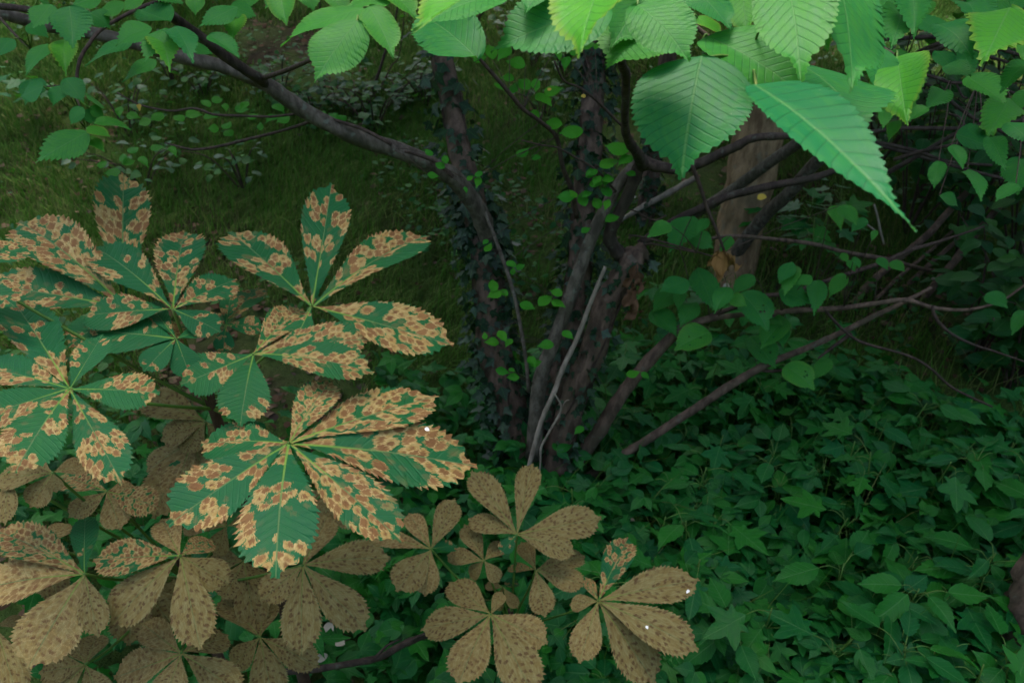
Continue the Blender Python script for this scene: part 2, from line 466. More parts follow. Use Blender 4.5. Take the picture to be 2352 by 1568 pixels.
def prof_leaflet(w):                    # chestnut leaflet: wedge that is broadest two thirds out, short point
    def p(t):
        a = 0.012 + (w - 0.012) * (sstep(0.0, 0.66, t) ** 0.85) if t < 0.66 else w * math.sqrt(max(0, 1 - ((t - 0.66) / 0.28) ** 2)) if t < 0.94 else 0
        tipw = max(0.0, 0.30 * w * (1 - (t - 0.88) / 0.12)) if t > 0.88 else 0
        return max(float(a), tipw, 0.0008)
    return p

def prof_elm(w, tip=0.13):              # broad ovate elm leaf with a drawn-out tip
    def p(t):
        u = t / (1 - tip * 0.6)
        u = t / (1 - tip)
        a = w * max(0.0, 1 - abs(2 * min(1, u) ** 0.92 - 1) ** 2.3) ** 0.62 if u < 1 else 0
        b = 0.30 * w * (1 - (t - (1 - 1.5 * tip)) / (1.5 * tip)) if t > 1 - 1.5 * tip else 0
        return max(a, b, 0.0008)
    return p

def prof_mid(w, tip=0.16):
    def p(t):
        a = w * math.sin(math.pi * min(1, t / (1 - tip * .5)) ** 0.78) ** 0.85 if t < 1 - tip * .5 else 0
        b = 0.30 * w * (1 - (t - (1 - 1.6 * tip)) / (1.6 * tip)) if t > 1 - 1.6 * tip else 0
        return max(a, b, 0.0008)
    return p

def prof_ovate(w):
    return lambda t: max(0.001, w * math.sin(math.pi * t ** 0.8) ** 0.75)

SH = {}
SH['leaflet'] = []
for i in range(10):
    v, f, l = blade(prof_leaflet(random.uniform(0.185, 0.225)), n=96, m=5, teeth=26, amp=0.034, arch=random.uniform(0.0, 0.05), fold=random.uniform(-0.05, 0.2), droop=random.uniform(0.0, 0.06), ripple=0.0018, twist=random.uniform(-0.15, 0.15), wave=random.uniform(0.0, 0.02), seed=i, bend=random.uniform(-0.03, 0.03))
    SH['leaflet'].append(make_mesh("leaflet", v, f, M['mined'], l))
def elm_set(mat, n, cnt, teeth, wr, holes=0, m=5, fold=(-0.05, 0.3), tip=0.13, rip=0.002, amp=0.034, prof=prof_elm):
    out = []
    for i in range(cnt):
        v, f, l = blade(prof(random.uniform(*wr), tip), n=n, m=m, teeth=teeth, amp=amp, arch=random.uniform(0.0, 0.08), fold=random.uniform(*fold), droop=random.uniform(0, 0.1), ripple=rip, twist=random.uniform(-0.3, 0.3), skew=random.uniform(-0.1, 0.1), wave=0.03, holes=holes, seed=i + 40, bend=random.uniform(-0.06, 0.06))
        out.append(make_mesh("leaf", v, f, mat, l))
    return out
SH['elm'] = elm_set(M['elm'], 90, 6, 26, (0.40, 0.46))
SH['elm_mid'] = elm_set(M['elm'], 56, 7, 14, (0.36, 0.46), m=3, tip=0.16, amp=0.06, prof=prof_mid)
SH['elm_hole'] = elm_set(M['elm'], 60, 3, 18, (0.38, 0.44), holes=3, m=9, amp=0.045)
_v, _f, _l = blade(prof_mid(0.20, 0.2), n=110, m=6, teeth=30, amp=0.022, arch=0.03, fold=0.22, droop=0.03, ripple=0.002, twist=0.1, wave=0.01, seed=77)
SH['elm_long'] = [make_mesh("leaf", _v, _f, M['elm'], _l)]
SH['sprig'] = elm_set(M['sprig'], 30, 6, 9, (0.30, 0.38), m=2, tip=0.2, amp=0.08, prof=prof_mid)
SH['bush'] = elm_set(M['bush'], 18, 5, 6, (0.26, 0.38), m=2, amp=.07, prof=prof_mid)
SH['bramble'] = elm_set(M['bramble'], 18, 4, 6, (0.28, 0.36), m=2, amp=.07, prof=prof_mid)

def lobed(mat, deep=0.55, lobes=5, seed=0, cup=0.12, wid=1.0):
    r = random.Random(seed)
    ang = {5: (-118, -58, 0, 58, 118), 3: (-75, 0, 75)}[lobes]
    ln = {5: (0.48, 0.78, 1.0, 0.78, 0.48), 3: (0.72, 1.0, 0.72)}[lobes]
    cy = 0.30
    pts = [(0.0, 0.02)]
    def P(a, d):
        return (math.sin(R(a)) * d * 0.72 * wid, cy + math.cos(R(a)) * d * 0.70)
    for i, (a, d) in enumerate(zip(ang, ln)):
        d *= r.uniform(0.92, 1.06)
        pts += [P(a - 20, d * 0.62), P(a - 9, d * 0.80), P(a, d), P(a + 9, d * 0.80), P(a + 20, d * 0.62)]
        if i < len(ang) - 1:
            mid = (a + ang[i + 1]) / 2
            pts.append(P(mid, deep * (d + ln[i + 1]) / 2 * 0.80))
    V = [(0, cy, 0.0)]
    for (x, y) in pts:
        rr = math.hypot(x, y - cy)
        V.append((x, y, cup * rr * rr - 0.16 * max(0, y - cy) ** 2 + r.uniform(-0.02, 0.02)))
    k = len(pts)
    F = np.array([(0, 1 + (i + 1) % k, 1 + i) for i in range(k)])
    V = np.array(V)
    Lf = np.stack([V[:, 0], V[:, 1], np.hypot(V[:, 0], V[:, 1] - cy)], 1)
    return V, F, Lf
SH['lobed'] = [make_mesh("leaf", *lobed(None, 0.64, 5, i)[:2], M['cover'], lobed(None, 0.64, 5, i)[2]) for i in range(5)]
SH['ivy'] = [make_mesh("leaf", *lobed(None, 0.72, 5 if i % 2 else 3, i)[:2], M['ivy'], lobed(None, 0.72, 5 if i % 2 else 3, i)[2]) for i in range(5)]
T_LOBED = [lobed(None, 0.66, 5, i) for i in range(4)]
T_LOBED3 = [lobed(None, 0.7, 3, i) for i in range(3)]
def trifoliate(seed):
    r = random.Random(seed)
    Vs, Fs, Ls, n = [], [], [], 0
    for a, d in ((-68, .8), (0, 1.0), (68, .8)):
        v, f, l = blade(prof_mid(r.uniform(.26, .34), .2), n=6, m=1, teeth=.01, amp=0, arch=.05, fold=.2, droop=r.uniform(.05, .3), ripple=0, wave=.02, seed=seed)
        a = R(a + r.uniform(-10, 10)); d *= .62
        c, s_ = math.cos(a), math.sin(a)
        v = v * d
        v = np.stack([v[:, 0] * c + v[:, 1] * s_, -v[:, 0] * s_ + v[:, 1] * c + .3, v[:, 2]], 1)
        Vs.append(v); Fs.append(f + n); Ls.append(l); n += len(v)
    return np.concatenate(Vs), np.concatenate(Fs), np.concatenate(Ls)
T_TRI = [trifoliate(i) for i in range(5)]
T_POINT = [blade(prof_mid(random.uniform(.24, .34), .2), n=7, m=1, teeth=.01, amp=0, arch=.06, fold=.25, droop=random.uniform(0, .25), ripple=0, wave=.02, seed=i) for i in range(4)]
SH['cover_leaf'] = elm_set(M['cover'], 20, 6, 8, (.18, .25), m=2, tip=.2, amp=.05, prof=prof_mid)
T_IVY = [lobed(None, 0.72, 5, i) for i in range(3)]
T_OVATE = [blade(prof_ovate(random.uniform(0.26, 0.38)), n=5, m=1, teeth=0.01, amp=0, arch=0.06, fold=0.15, droop=random.uniform(0, 0.2), ripple=0, wave=0.02, seed=i) for i in range(4)]

def frame(yd, nrm):
    y = Vector(yd).normalized()
    z = Vector(nrm); z = (z - y * z.dot(y)).normalized()
    x = y.cross(z)
    return Matrix((x, y, z)).transposed()

def inst_mesh(name, templates, items, mat):
    """items: list of (loc, dir, normal, length, width factor)"""
    Vs, Fs, Ls, n = [], [], [], 0
    cols = templates[0][1].shape[1]
    for it in items:
        v, f, l = templates[random.randrange(len(templates))]
        m = np.array(frame(it[1], it[2]))
        s = np.array([it[3] * it[4], it[3], it[3]])
        Vs.append((v * s) @ m.T + np.array(it[0])); Fs.append(f + n); Ls.append(l); n += len(v)
    return make_mesh(name, np.concatenate(Vs), np.concatenate(Fs), mat, np.concatenate(Ls))

def put_leaf(name, meshes, parent, base, tip, nrm, color, wf=1.0, mesh=None):
    base, tip = Vector(base), Vector(tip)
    L = (tip - base).length
    o = obj(name, mesh or random.choice(meshes), parent, color)
    m = frame(tip - base, nrm)
    o.matrix_basis = Matrix.Translation(base) @ m.to_4x4() @ Matrix.Diagonal((L * wf, L, L, 1))
    return o

def leaf_px(name, meshes, parent, bpx, tpx, width, rng_, color, tilt=(1.0, 0.35, 0.0), droop=0.0, mesh=None, stalk=None):
    """leaf from pixel base/tip at a range; tilt = (up, toward camera, sideways) of its upper side"""
    base = PR(bpx[0], bpx[1], rng_)
    toc = (CAM - base).normalized()
    n = (Vector((0, 0, 1)) * tilt[0] + toc * tilt[1] + Vector((1, 0, 0)) * tilt[2]).normalized()
    d = ray(*tpx)
    dn = d.dot(n)
    if abs(dn) < 0.22:
        n = (n + toc * 0.3).normalized(); dn = d.dot(n)
    t = (base - CAM).dot(n) / dn
    t = min(max(t, rng_ * 0.72), rng_ * 1.35) * (1 + droop)
    tip = CAM + d * t
    yv = tip - base
    L = yv.length
    xd = yv.normalized().cross(n).normalized()
    c0 = base + yv * 0.5
    ax = (Vector(tpx) - Vector(bpx)).normalized()
    dp = pix(c0 + xd * L * 0.1) - pix(c0)
    per = abs(dp.x * ax.y - dp.y * ax.x) * 10         # apparent pixels for one leaf length across
    ow = mesh or random.choice(meshes)
    mw = max(abs(v.co.x) for v in ow.vertices) * 2
    wf = min(max(width / max(per * mw, 1e-3), 0.45), 1.9)
    return put_leaf(name, None, parent, base, tip, n, color, wf, ow)

def rcol(h=0.5, spread=0.3, cov=0.5):
    return (min(1, max(0, h + random.uniform(-spread, spread))), cov, random.random(), 1)

# ------------------------------------------------------------------ ground
def axis(lo, hi, near_lo, near_hi, step):
    a = list(np.arange(near_lo, near_hi, step))
    s, x = step, near_hi
    while x < hi:
        a.append(x); s *= 1.25; x += s
    s, x = step, near_lo - step
    while x > lo:
        a.insert(0, x); s *= 1.25; x -= s
    return np.array(a)
gx, gy = axis(-70, 70, -5, 6, 0.08), axis(-50, 90, 0.3, 9, 0.08)
X, Y = np.meshgrid(gx, gy)
Z = gz(X, Y) + rng.normal(0, 0.006, X.shape)
nx = len(gx)
idx = np.arange(X.size).reshape(X.shape)
F = np.stack([idx[:-1, :-1], idx[:-1, 1:], idx[1:, 1:], idx[1:, :-1]], -1).reshape(-1, 4)
g = obj("ground", make_mesh("ground", np.stack([X, Y, Z], -1).reshape(-1, 3), F, M['soil']))
g["kind"] = "structure"; g["label"] = "dark mossy woodland soil rising gently behind the stems"; g["category"] = "ground"

def gpt(x, y, dz=0.0):
    return Vector((x, y, float(gz(x, y)) + dz))

# grass: tufts of fine bent blades
def patchy(x, y, s, ph):
    return np.sin(x * s + ph) * np.cos(y * s * 1.13 + ph * 2) + 0.6 * np.sin(x * s * 2.3 + y * s * 1.7 + ph)

def grass_field(name, count, region, hgt, label, wid=0.0012):
    x0, x1, y0, y1, keep = region
    x = rng.uniform(x0, x1, count * 3); y = rng.uniform(y0, y1, count * 3) ** 1.0
    ok = keep(x, y)
    x, y = x[ok][:count], y[ok][:count]
    n = len(x)
    tx = x; ty = y
    flow = 0.9 * np.sin(x * 1.1 + 0.7 * y) + rng.normal(0, 0.8, n)
    dx, dy = np.sin(flow), np.cos(flow) * 0.7 - 0.35
    h = hgt * rng.uniform(0.45, 1.25, n)
    lean = rng.uniform(0.3, 1.1, n)
    zz = gz(x, y)
    px, py = -dy, dx
    nrm = np.hypot(px, py) + 1e-6; px, py = px / nrm, py / nrm
    w = wid * rng.uniform(0.6, 1.6, n) * (0.7 + 0.25 * y)
    rows = []
    for k, (t, ww) in enumerate(((0, 1), (0.4, 0.9), (0.75, 0.6), (1.0, 0.1))):
        bx = x + dx * h * lean * t ** 1.7
        by = y + dy * h * lean * t ** 1.7
        bz = zz - 0.01 + h * (t - 0.35 * lean * t * t)
        rows.append(np.stack([bx - px * w * ww, by - py * w * ww, bz], -1))
        rows.append(np.stack([bx + px * w * ww, by + py * w * ww, bz], -1))
    V = np.stack(rows, 1).reshape(-1, 3)
    b = np.arange(n)[:, None] * 8
    F = np.concatenate([b + np.array([[0, 1, 3, 2]]), b + np.array([[2, 3, 5, 4]]), b + np.array([[4, 5, 7, 6]])], 0)
    o = obj(name, make_mesh(name, V, F, M['grass']))
    o["kind"] = "stuff"; o["label"] = label; o["category"] = "grass"
    return o
def keep_back(x, y):
    return (np.abs(x) < 0.75 * y + 0.4) & (patchy(x, y, 1.9, 0.7) > -1.0 + 0.6 * rng.random(x.shape)) & ~((x > 0.35) & (y < 2.0 + 0.25 * x))
grass_field("grass", 260000, (-6, 6, 1.5, 8.5, keep_back), 0.10, "soft olive grass matted over the slope behind the stems")

def litter(name, n, keep, rad, label, mat, size=(0.018, 0.042)):
    items = []
    while len(items) < n:
        y = random.uniform(0.9, 8.0); x = random.uniform(-0.75 * y - 0.3, 0.75 * y + 0.3)
        if keep(x, y) < random.uniform(-0.6, 0.9):
            continue
        a = random.uniform(0, 6.28)
        nr = Vector((random.gauss(0, 0.35), random.gauss(0, 0.35), 1))
        items.append((gpt(x, y, random.uniform(0.004, 0.03)), (math.cos(a), math.sin(a), random.uniform(-0.2, 0.3)), nr, random.uniform(*size), random.uniform(0.8, 1.4)))
    o = obj(name, inst_mesh(name, T_OVATE, items, mat))
    o["kind"] = "stuff"; o["label"] = label; o["category"] = "leaf litter"
    return o
litter("leaf_litter", 7000, lambda x, y: -float(patchy(x, y, 1.9, 0.7)) * 0.8, 0, "brown dead leaves lying between the grass on the slope", M['litter'])

its = []
while len(its) < 4200:
    y = random.uniform(1.7, 7.0); x = random.uniform(-.75 * y - .3, .6 * y)
    if float(patchy(x, y, 2.3, 1.9)) < random.uniform(.1, 1.1):
        continue
    a = random.uniform(0, 6.28)
    its.append((gpt(x, y, random.uniform(.04, .13)), (math.cos(a), math.sin(a), random.uniform(-.5, .3)), (random.gauss(.1, .5), random.gauss(-.1, .5), 1), random.uniform(.018, .045), random.uniform(.7, 1.3)))
o = obj("low_weeds", inst_mesh("low_weeds", T_OVATE, its, M['bush_mass']))
o["kind"] = "stuff"; o["label"] = "patches of small leafy weeds growing through the grass"; o["category"] = "weeds"

# ------------------------------------------------------------------ trees
def near_twig(p, objs):
    best = None
    for o in objs:
        for q in o["_p"]:
            d = (Vector(list(q)) - p).length
            if best is None or d < best[0]:
                best = (d, o, Vector(list(q)))
    return best
def stem(parent, name, pts, Y0, Y1, mat, seg=9, sub=5, **kw):
    """pts (px, py, width px); depth runs from Y0 to Y1 along the list"""
    n = len(pts); P, r = [], []
    for i, q in enumerate(pts):
        Yv = Y0 + (Y1 - Y0) * i / (n - 1)
        p = PY(q[0], q[1], Yv)
        P.append(p); r.append(q[2] / 2 * (p - CAM).length / FPX * 1.02)
    o = tube_obj(name, P, r, M[mat], parent, seg=seg, sub=sub, **kw)
    o["_p"] = [list(p) for p in P]; o["_r"] = r
    return o, P, r

def shade_crown(parent, cen, rad, n, size=(0.09, 0.16), holes=None):  # unseen foliage overhead, added and shaped to shade the floor and leaves
    items = []
    cl = [Vector((random.gauss(0, 0.45), random.gauss(0, 0.45), random.gauss(0, 0.4))) for _ in range(46)]
    while len(items) < n:
        c = random.choice(cl)
        p = c + Vector((random.gauss(0, 0.16), random.gauss(0, 0.16), random.gauss(0, 0.12)))
        p = Vector(cen) + Vector((p.x * rad[0], p.y * rad[1], p.z * rad[2]))
        if p.z < 2.15 or (holes and holes(p)):
            continue
        a = random.uniform(0, 6.28)
        items.append((p, (math.cos(a), math.sin(a), random.uniform(-0.5, 0.1)), (random.gauss(0, 0.5), random.gauss(0, 0.5), 1), random.uniform(*size), random.uniform(0.9, 1.3)))
    o = obj("shade_crown", inst_mesh("shade_crown", T_OVATE, items, M['shade_crown']), parent)
    o["kind"] = "stuff"
    return o
def light_gap(p):                      # hole shaped in the unseen crowns so light reaches the near leaves
    return (p.x ** 2 * 0.6 + (p.y + 0.1) ** 2) < 1.9 ** 2

# --- unseen ring of woodland leaves, added to block low sky light
its = []
for _ in range(15000):
    a, rr = random.uniform(0, 6.283), random.uniform(12, 16)
    x, y = math.sin(a) * rr, math.cos(a) * rr
    z = random.uniform(-.2, 7.5) + 1.2 * math.sin(a * 9) + float(gz(x, y))
    its.append(((x, y, z), (random.gauss(0, 1), random.gauss(0, 1), -.4), (-math.sin(a) + random.gauss(0, .6), -math.cos(a) + random.gauss(0, .6), .8), random.uniform(.35, .65), random.uniform(1, 1.5)))
o = obj("sky_block_wood", inst_mesh("sky_block_wood", T_OVATE, its, M['shade_crown']))
o["kind"] = "stuff"; o["label"] = "unseen ring of woodland leaves added all round to block low sky"; o["category"] = "wood"

# --- the ivy-clad clump of elm stems
base = GH(1262, 1150)
elm = thing("elm_tree", "many-stemmed grey elm with ivy on its trunks and one long arching limb", "tree", base)
Yb = base.y
lt, ltP, ltR = stem(elm, "trunk", [(1250, 1150, 92), (1205, 1040, 84), (1155, 900, 76), (1128, 720, 66), (1108, 560, 60), (1090, 480, 56), (1062, 370, 50), (1040, 250, 46), (1012, 120, 42), (985, -40, 40), (950, -300, 36)], Yb, Yb + 0.75, 'bark_brown', seg=14, rough=0.1, knots=0.12)
arch, aP, aR = stem(elm, "limb", [(1128, 600, 34), (1110, 510, 40), (1075, 448, 40), (1040, 408, 40), (984, 376, 38), (900, 341, 36), (816, 314, 34), (732, 273, 33), (660, 228, 32), (602, 188, 30), (518, 156, 27), (420, 131, 26), (252, 86, 24), (84, 52, 22), (0, 30, 20), (-160, -20, 16)], Yb + 0.30, Yb - 0.15, 'bark_grey', seg=12, rough=0.05, knots=0.10)
fork, fP, fR = stem(elm, "limb", [(606, 190, 22), (594, 180, 22), (546, 150, 21), (490, 108, 20), (434, 66, 20), (392, 34, 20), (364, 0, 20), (330, -80, 18)], Yb - 0.02, Yb - 0.35, 'bark_dark', seg=10)
spur, sP, sR = stem(elm, "twig", [(594, 182, 12), (640, 168, 10), (701, 143, 9), (780, 105, 7), (840, 55, 6), (850, 10, 5)], Yb - 0.02, 0.95, 'twig', seg=7)
cen, cP, cR = stem(elm, "trunk", [(1262, 1150, 60), (1250, 1010, 62), (1290, 850, 62), (1318, 700, 58), (1335, 560, 54), (1346, 420, 52), (1358, 280, 48), (1366, 180, 44), (1360, 80, 40), (1350, -60, 36), (1340, -300, 30)], Yb + 0.05, Yb + 0.75, 'bark_brown', seg=14, rough=0.1, knots=0.12)
mid, mP, mR = stem(elm, "stem", [(1226, 1050, 36), (1237, 890, 34), (1270, 790, 31), (1301, 706, 30), (1361, 541, 28), (1397, 466, 27), (1430, 410, 26), (1466, 372, 26)], Yb - 0.02, Yb + 0.12, 'bark_grey', seg=10)
main, nP, nR = stem(elm, "trunk", [(1278, 1170, 84), (1276, 1110, 70), (1286, 1020, 60), (1318, 915, 56), (1359, 807, 56), (1400, 690, 54), (1442, 618, 50), (1458, 590, 52), (1478, 578, 40)], Yb - 0.04, Yb + 0.10, 'bark_brown', seg=14, rough=0.12, knots=0.1)
sm, smP, smR = stem(elm, "stem", [(1448, 606, 34), (1412, 570, 30), (1401, 535, 28), (1440, 455, 27), (1462, 395, 28), (1478, 366, 30)], Yb + 0.09, Yb + 0.06, 'bark_dark', seg=10, knots=0.15)
upn, uP, uR = stem(elm, "stem", [(1478, 380, 30), (1462, 350, 22), (1441, 318, 18), (1435, 266, 17), (1438, 196, 18), (1436, 165, 20), (1427, 140, 18), (1420, 60, 16), (1424, -10, 16), (1440, -70, 14), (1500, -110, 12), (1600, -120, 10)], Yb + 0.06, 0.85, 'bark_dark', seg=10, knots=0.25)
rt, rP, rR = stem(elm, "limb", [(1478, 370, 28), (1496, 378, 26), (1551, 388, 22), (1602, 377, 21), (1653, 354, 20), (1697, 333, 19), (1738, 316, 17), (1833, 310, 14), (1900, 300, 10)], Yb + 0.06, Yb - 0.05, 'bark_dark', seg=10, knots=0.15)
lowr, lP, lR = stem(elm, "limb", [(1470, 560, 22), (1551, 508, 20), (1602, 482, 18), (1653, 458, 18), (1721, 438, 17), (1806, 421, 16), (1874, 407, 15), (1925, 389, 12)], Yb + 0.25, Yb + 0.15, 'bark_dark', seg=10)
ks, kP, kR = stem(elm, "stem", [(1296, 1105, 40), (1312, 1070, 36), (1372, 996, 32), (1413, 929, 30), (1456, 869, 28), (1548, 769, 24), (1595, 742, 18), (1649, 729, 12), (1714, 722, 11), (1793, 716, 11), (1858, 711, 11), (1937, 707, 11), (2009, 697, 10), (2081, 689, 10), (2146, 707, 8), (2225, 711, 6), (2300, 690, 5), (2360, 650, 4)], Yb, Yb + 0.10, 'bark_brown', seg=10, knots=0.12)
kb, kbP, kbR = stem(elm, "twig", [(1580, 752, 14), (1631, 727, 11), (1703, 700, 10), (1757, 680, 10), (1811, 674, 9), (1869, 655, 9), (1937, 632, 9), (2027, 603, 9), (2081, 578, 8), (2153, 556, 6), (2260, 520, 4)], Yb + 0.04, Yb + 0.3, 'twig', seg=8)
ls, lsP, lsR = stem(elm, "stem", [(1300, 1140, 28), (1337, 1105, 24), (1413, 1055, 20), (1467, 1022, 19), (1548, 970, 18), (1613, 927, 18), (1685, 880, 18), (1739, 848, 17), (1793, 823, 14), (1865, 794, 13), (1937, 761, 12), (2009, 725, 11), (2063, 700, 9), (2140, 660, 6)], Yb - 0.02, Yb + 0.12, 'bark_brown', seg=10, knots=0.1)
tw = {}
def twig(key, pts, Y0, Y1, parent=None, mat='twig'):
    o, P, r = stem(parent or elm, "twig", pts, Y0, Y1, mat, seg=6, sub=5)
    tw[key] = o
    return o
twig('a', [(1745, 850, 9), (1780, 852, 7), (1811, 846, 5)], Yb + 0.06, Yb + 0.03)
twig('b', [(1955, 766, 9), (1915, 795, 7), (1879, 823, 4)], Yb + 0.1, Yb + 0.05)
twig('c', [(1890, 706, 6), (1919, 740, 6), (1955, 772, 6), (1991, 790, 6), (2081, 815, 5), (2135, 844, 5), (2189, 891, 5), (2279, 934, 4)], Yb + 0.06, Yb - 0.02)
twig('d', [(2140, 702, 8), (2153, 736, 7), (2189, 769, 6), (2243, 794, 5), (2279, 805, 4), (2352, 830, 3)], Yb + 0.08, Yb)
twig('e', [(1108, 470, 9), (1118, 496, 9), (1148, 577, 9), (1175, 655, 9), (1193, 736, 9), (1208, 826, 9), (1214, 900, 9)], Yb + 0.28, Yb + 0.05, mat='bark_grey')
twig('f', [(1325, 500, 12), (1313, 436, 11), (1292, 382, 10), (1278, 315, 10), (1242, 280, 9), (1203, 252, 9), (1169, 213, 9), (1111, 146, 8), (1080, 110, 5)], Yb + 0.1, Yb - 0.1)
twig('g', [(1466, 365, 7), (1447, 311, 6), (1413, 274, 6), (1371, 232, 6), (1332, 202, 5), (1295, 185, 5), (1273, 140, 4)], Yb + 0.03, Yb - 0.15)
twig('h', [(1415, 440, 5), (1371, 392, 5), (1315, 358, 5), (1279, 339, 4), (1242, 333, 4), (1197, 322, 3)], Yb + 0.05, Yb - 0.1)
twig('i', [(1588, 374, 8), (1606, 423, 9), (1624, 477, 8), (1642, 520, 7), (1663, 574, 6)], Yb, Yb - 0.02)
twig('j', [(620, 553, 7), (640, 300, 5)][:0] or [(900, 332, 8), (840, 300, 8), (800, 285, 7), (745, 268, 5)], Yb + 0.08, Yb + 0.1)
twig('k', [(364, 2, 8), (302, 28, 8), (238, 64, 7), (207, 98, 7), (185, 134, 7), (176, 182, 6), (176, 230, 6), (196, 266, 6), (204, 305, 5)], Yb - 0.33, 1.25)
twig('l', [(176, 202, 4), (140, 198, 4), (100, 199, 3)], 1.3, 1.3)
twig('m', [(-20, 20, 6), (0, 42, 6), (36, 81, 5), (70, 112, 4)], 1.4, 1.3)
twig('n', [(0, 14, 12), (60, 22, 12), (110, 30, 10), (160, 44, 8)], Yb - 0.15, Yb - 0.2)
twig('o', [(732, 273, 7), (659, 297, 6), (574, 319, 6), (504, 336, 6), (448, 344, 5), (415, 338, 4), (378, 328, 3)], Yb + 0.1, Yb + 0.2)
twig('p', [(680, 262, 5), (620, 268, 5), (546, 266, 5), (490, 263, 5), (445, 249, 5), (392, 255, 4), (322, 241, 4), (269, 213, 3)], Yb + 0.1, Yb + 0.25)
twig('q', [(1040, 406, 9), (1000, 372, 9), (960, 356, 8), (930, 348, 6)], Yb + 0.15, Yb + 0.1)
twig('r', [(1474, 566, 5), (1500, 560, 5), (1560, 572, 4), (1600, 580, 4)], Yb + 0.1, Yb)
twig('s', [(1445, 540, 4), (1480, 545, 4), (1560, 566, 4), (1640, 590, 3)], Yb + 0.08, Yb + 0.02)
twig('t', [(1530, 495, 4), (1500, 506, 4), (1462, 486, 3), (1440, 480, 3)], Yb + 0.2, Yb + 0.1)
twig('u', [(1612, 940, 6), (1560, 1000, 5), (1520, 1020, 4)][:0] or [(1793, 716, 6), (1760, 735, 5), (1735, 745, 4)], Yb + 0.08, Yb)
# bough that leaves the upright stem above the frame and carries the near leaves
bough_pts = [PY(1420, 40, 1.05), Vector((0.16, 0.80, 1.74)), Vector((0.22, 0.62, 1.77)), Vector((0.33, 0.50, 1.765)), Vector((0.5, 0.42, 1.75)), Vector((0.7, 0.4, 1.73))]
bough = tube_obj("limb", bough_pts, [0.007, 0.0065, 0.006, 0.005, 0.004, 0.003], M['twig'], elm, seg=8)
bough2_pts = [PY(1424, -10, 1.0), Vector((0.0, 0.75, 1.76)), Vector((-0.12, 0.66, 1.77)), Vector((-0.26, 0.6, 1.76)), Vector((-0.42, 0.62, 1.75)), Vector((-0.6, 0.7, 1.74))]
bough2 = tube_obj("limb", bough2_pts, [0.007, 0.0065, 0.005, 0.004, 0.003, 0.002], M['twig'], elm, seg=8)
shade_crown(elm, (-1.5, 2.1, 3.0), (1.1, .8, .7), 2200, holes=light_gap)  # small extra mass added to shade the top-left leaves
shade_crown(elm, (0.1, 3.0, 3.6), (2.4, 2.2, 1.6), 6000, holes=light_gap)

ntw = []
for pts, pa_ in (([(1470, -60, .66), (1560, 30, .70), (1640, 95, .70), (1730, 165, .66), (1770, 200, .70)], bough), ([(1830, -80, .75), (1860, 0, .78), (1850, 90, .80), (1830, 150, .82)], bough), ([(1930, -80, .8), (1985, 20, .84), (2020, 100, .86), (2056, 128, .86)], bough), ([(1424, -30, .8), (1320, -10, .72), (1180, -30, .70), (1100, 40, .72), (1098, 130, .72)], bough2), ([(1000, -60, .8), (900, -20, .82), (845, 15, .82), (825, 45, .78)], bough2), ([(640, -60, .85), (760, -40, .85), (850, -10, .85)], bough2)):
    P_ = [PR(*q) for q in pts]
    o = tube_obj("twig", P_, [.0022, .002, .0018, .0014, .001][:len(P_)] if len(P_) < 6 else [.002] * len(P_), M['twig'], elm, seg=6, sub=5)
    o["_p"] = [list(p) for p in spline(P_, [1] * len(P_), 6)[0]]
    ntw.append(o)
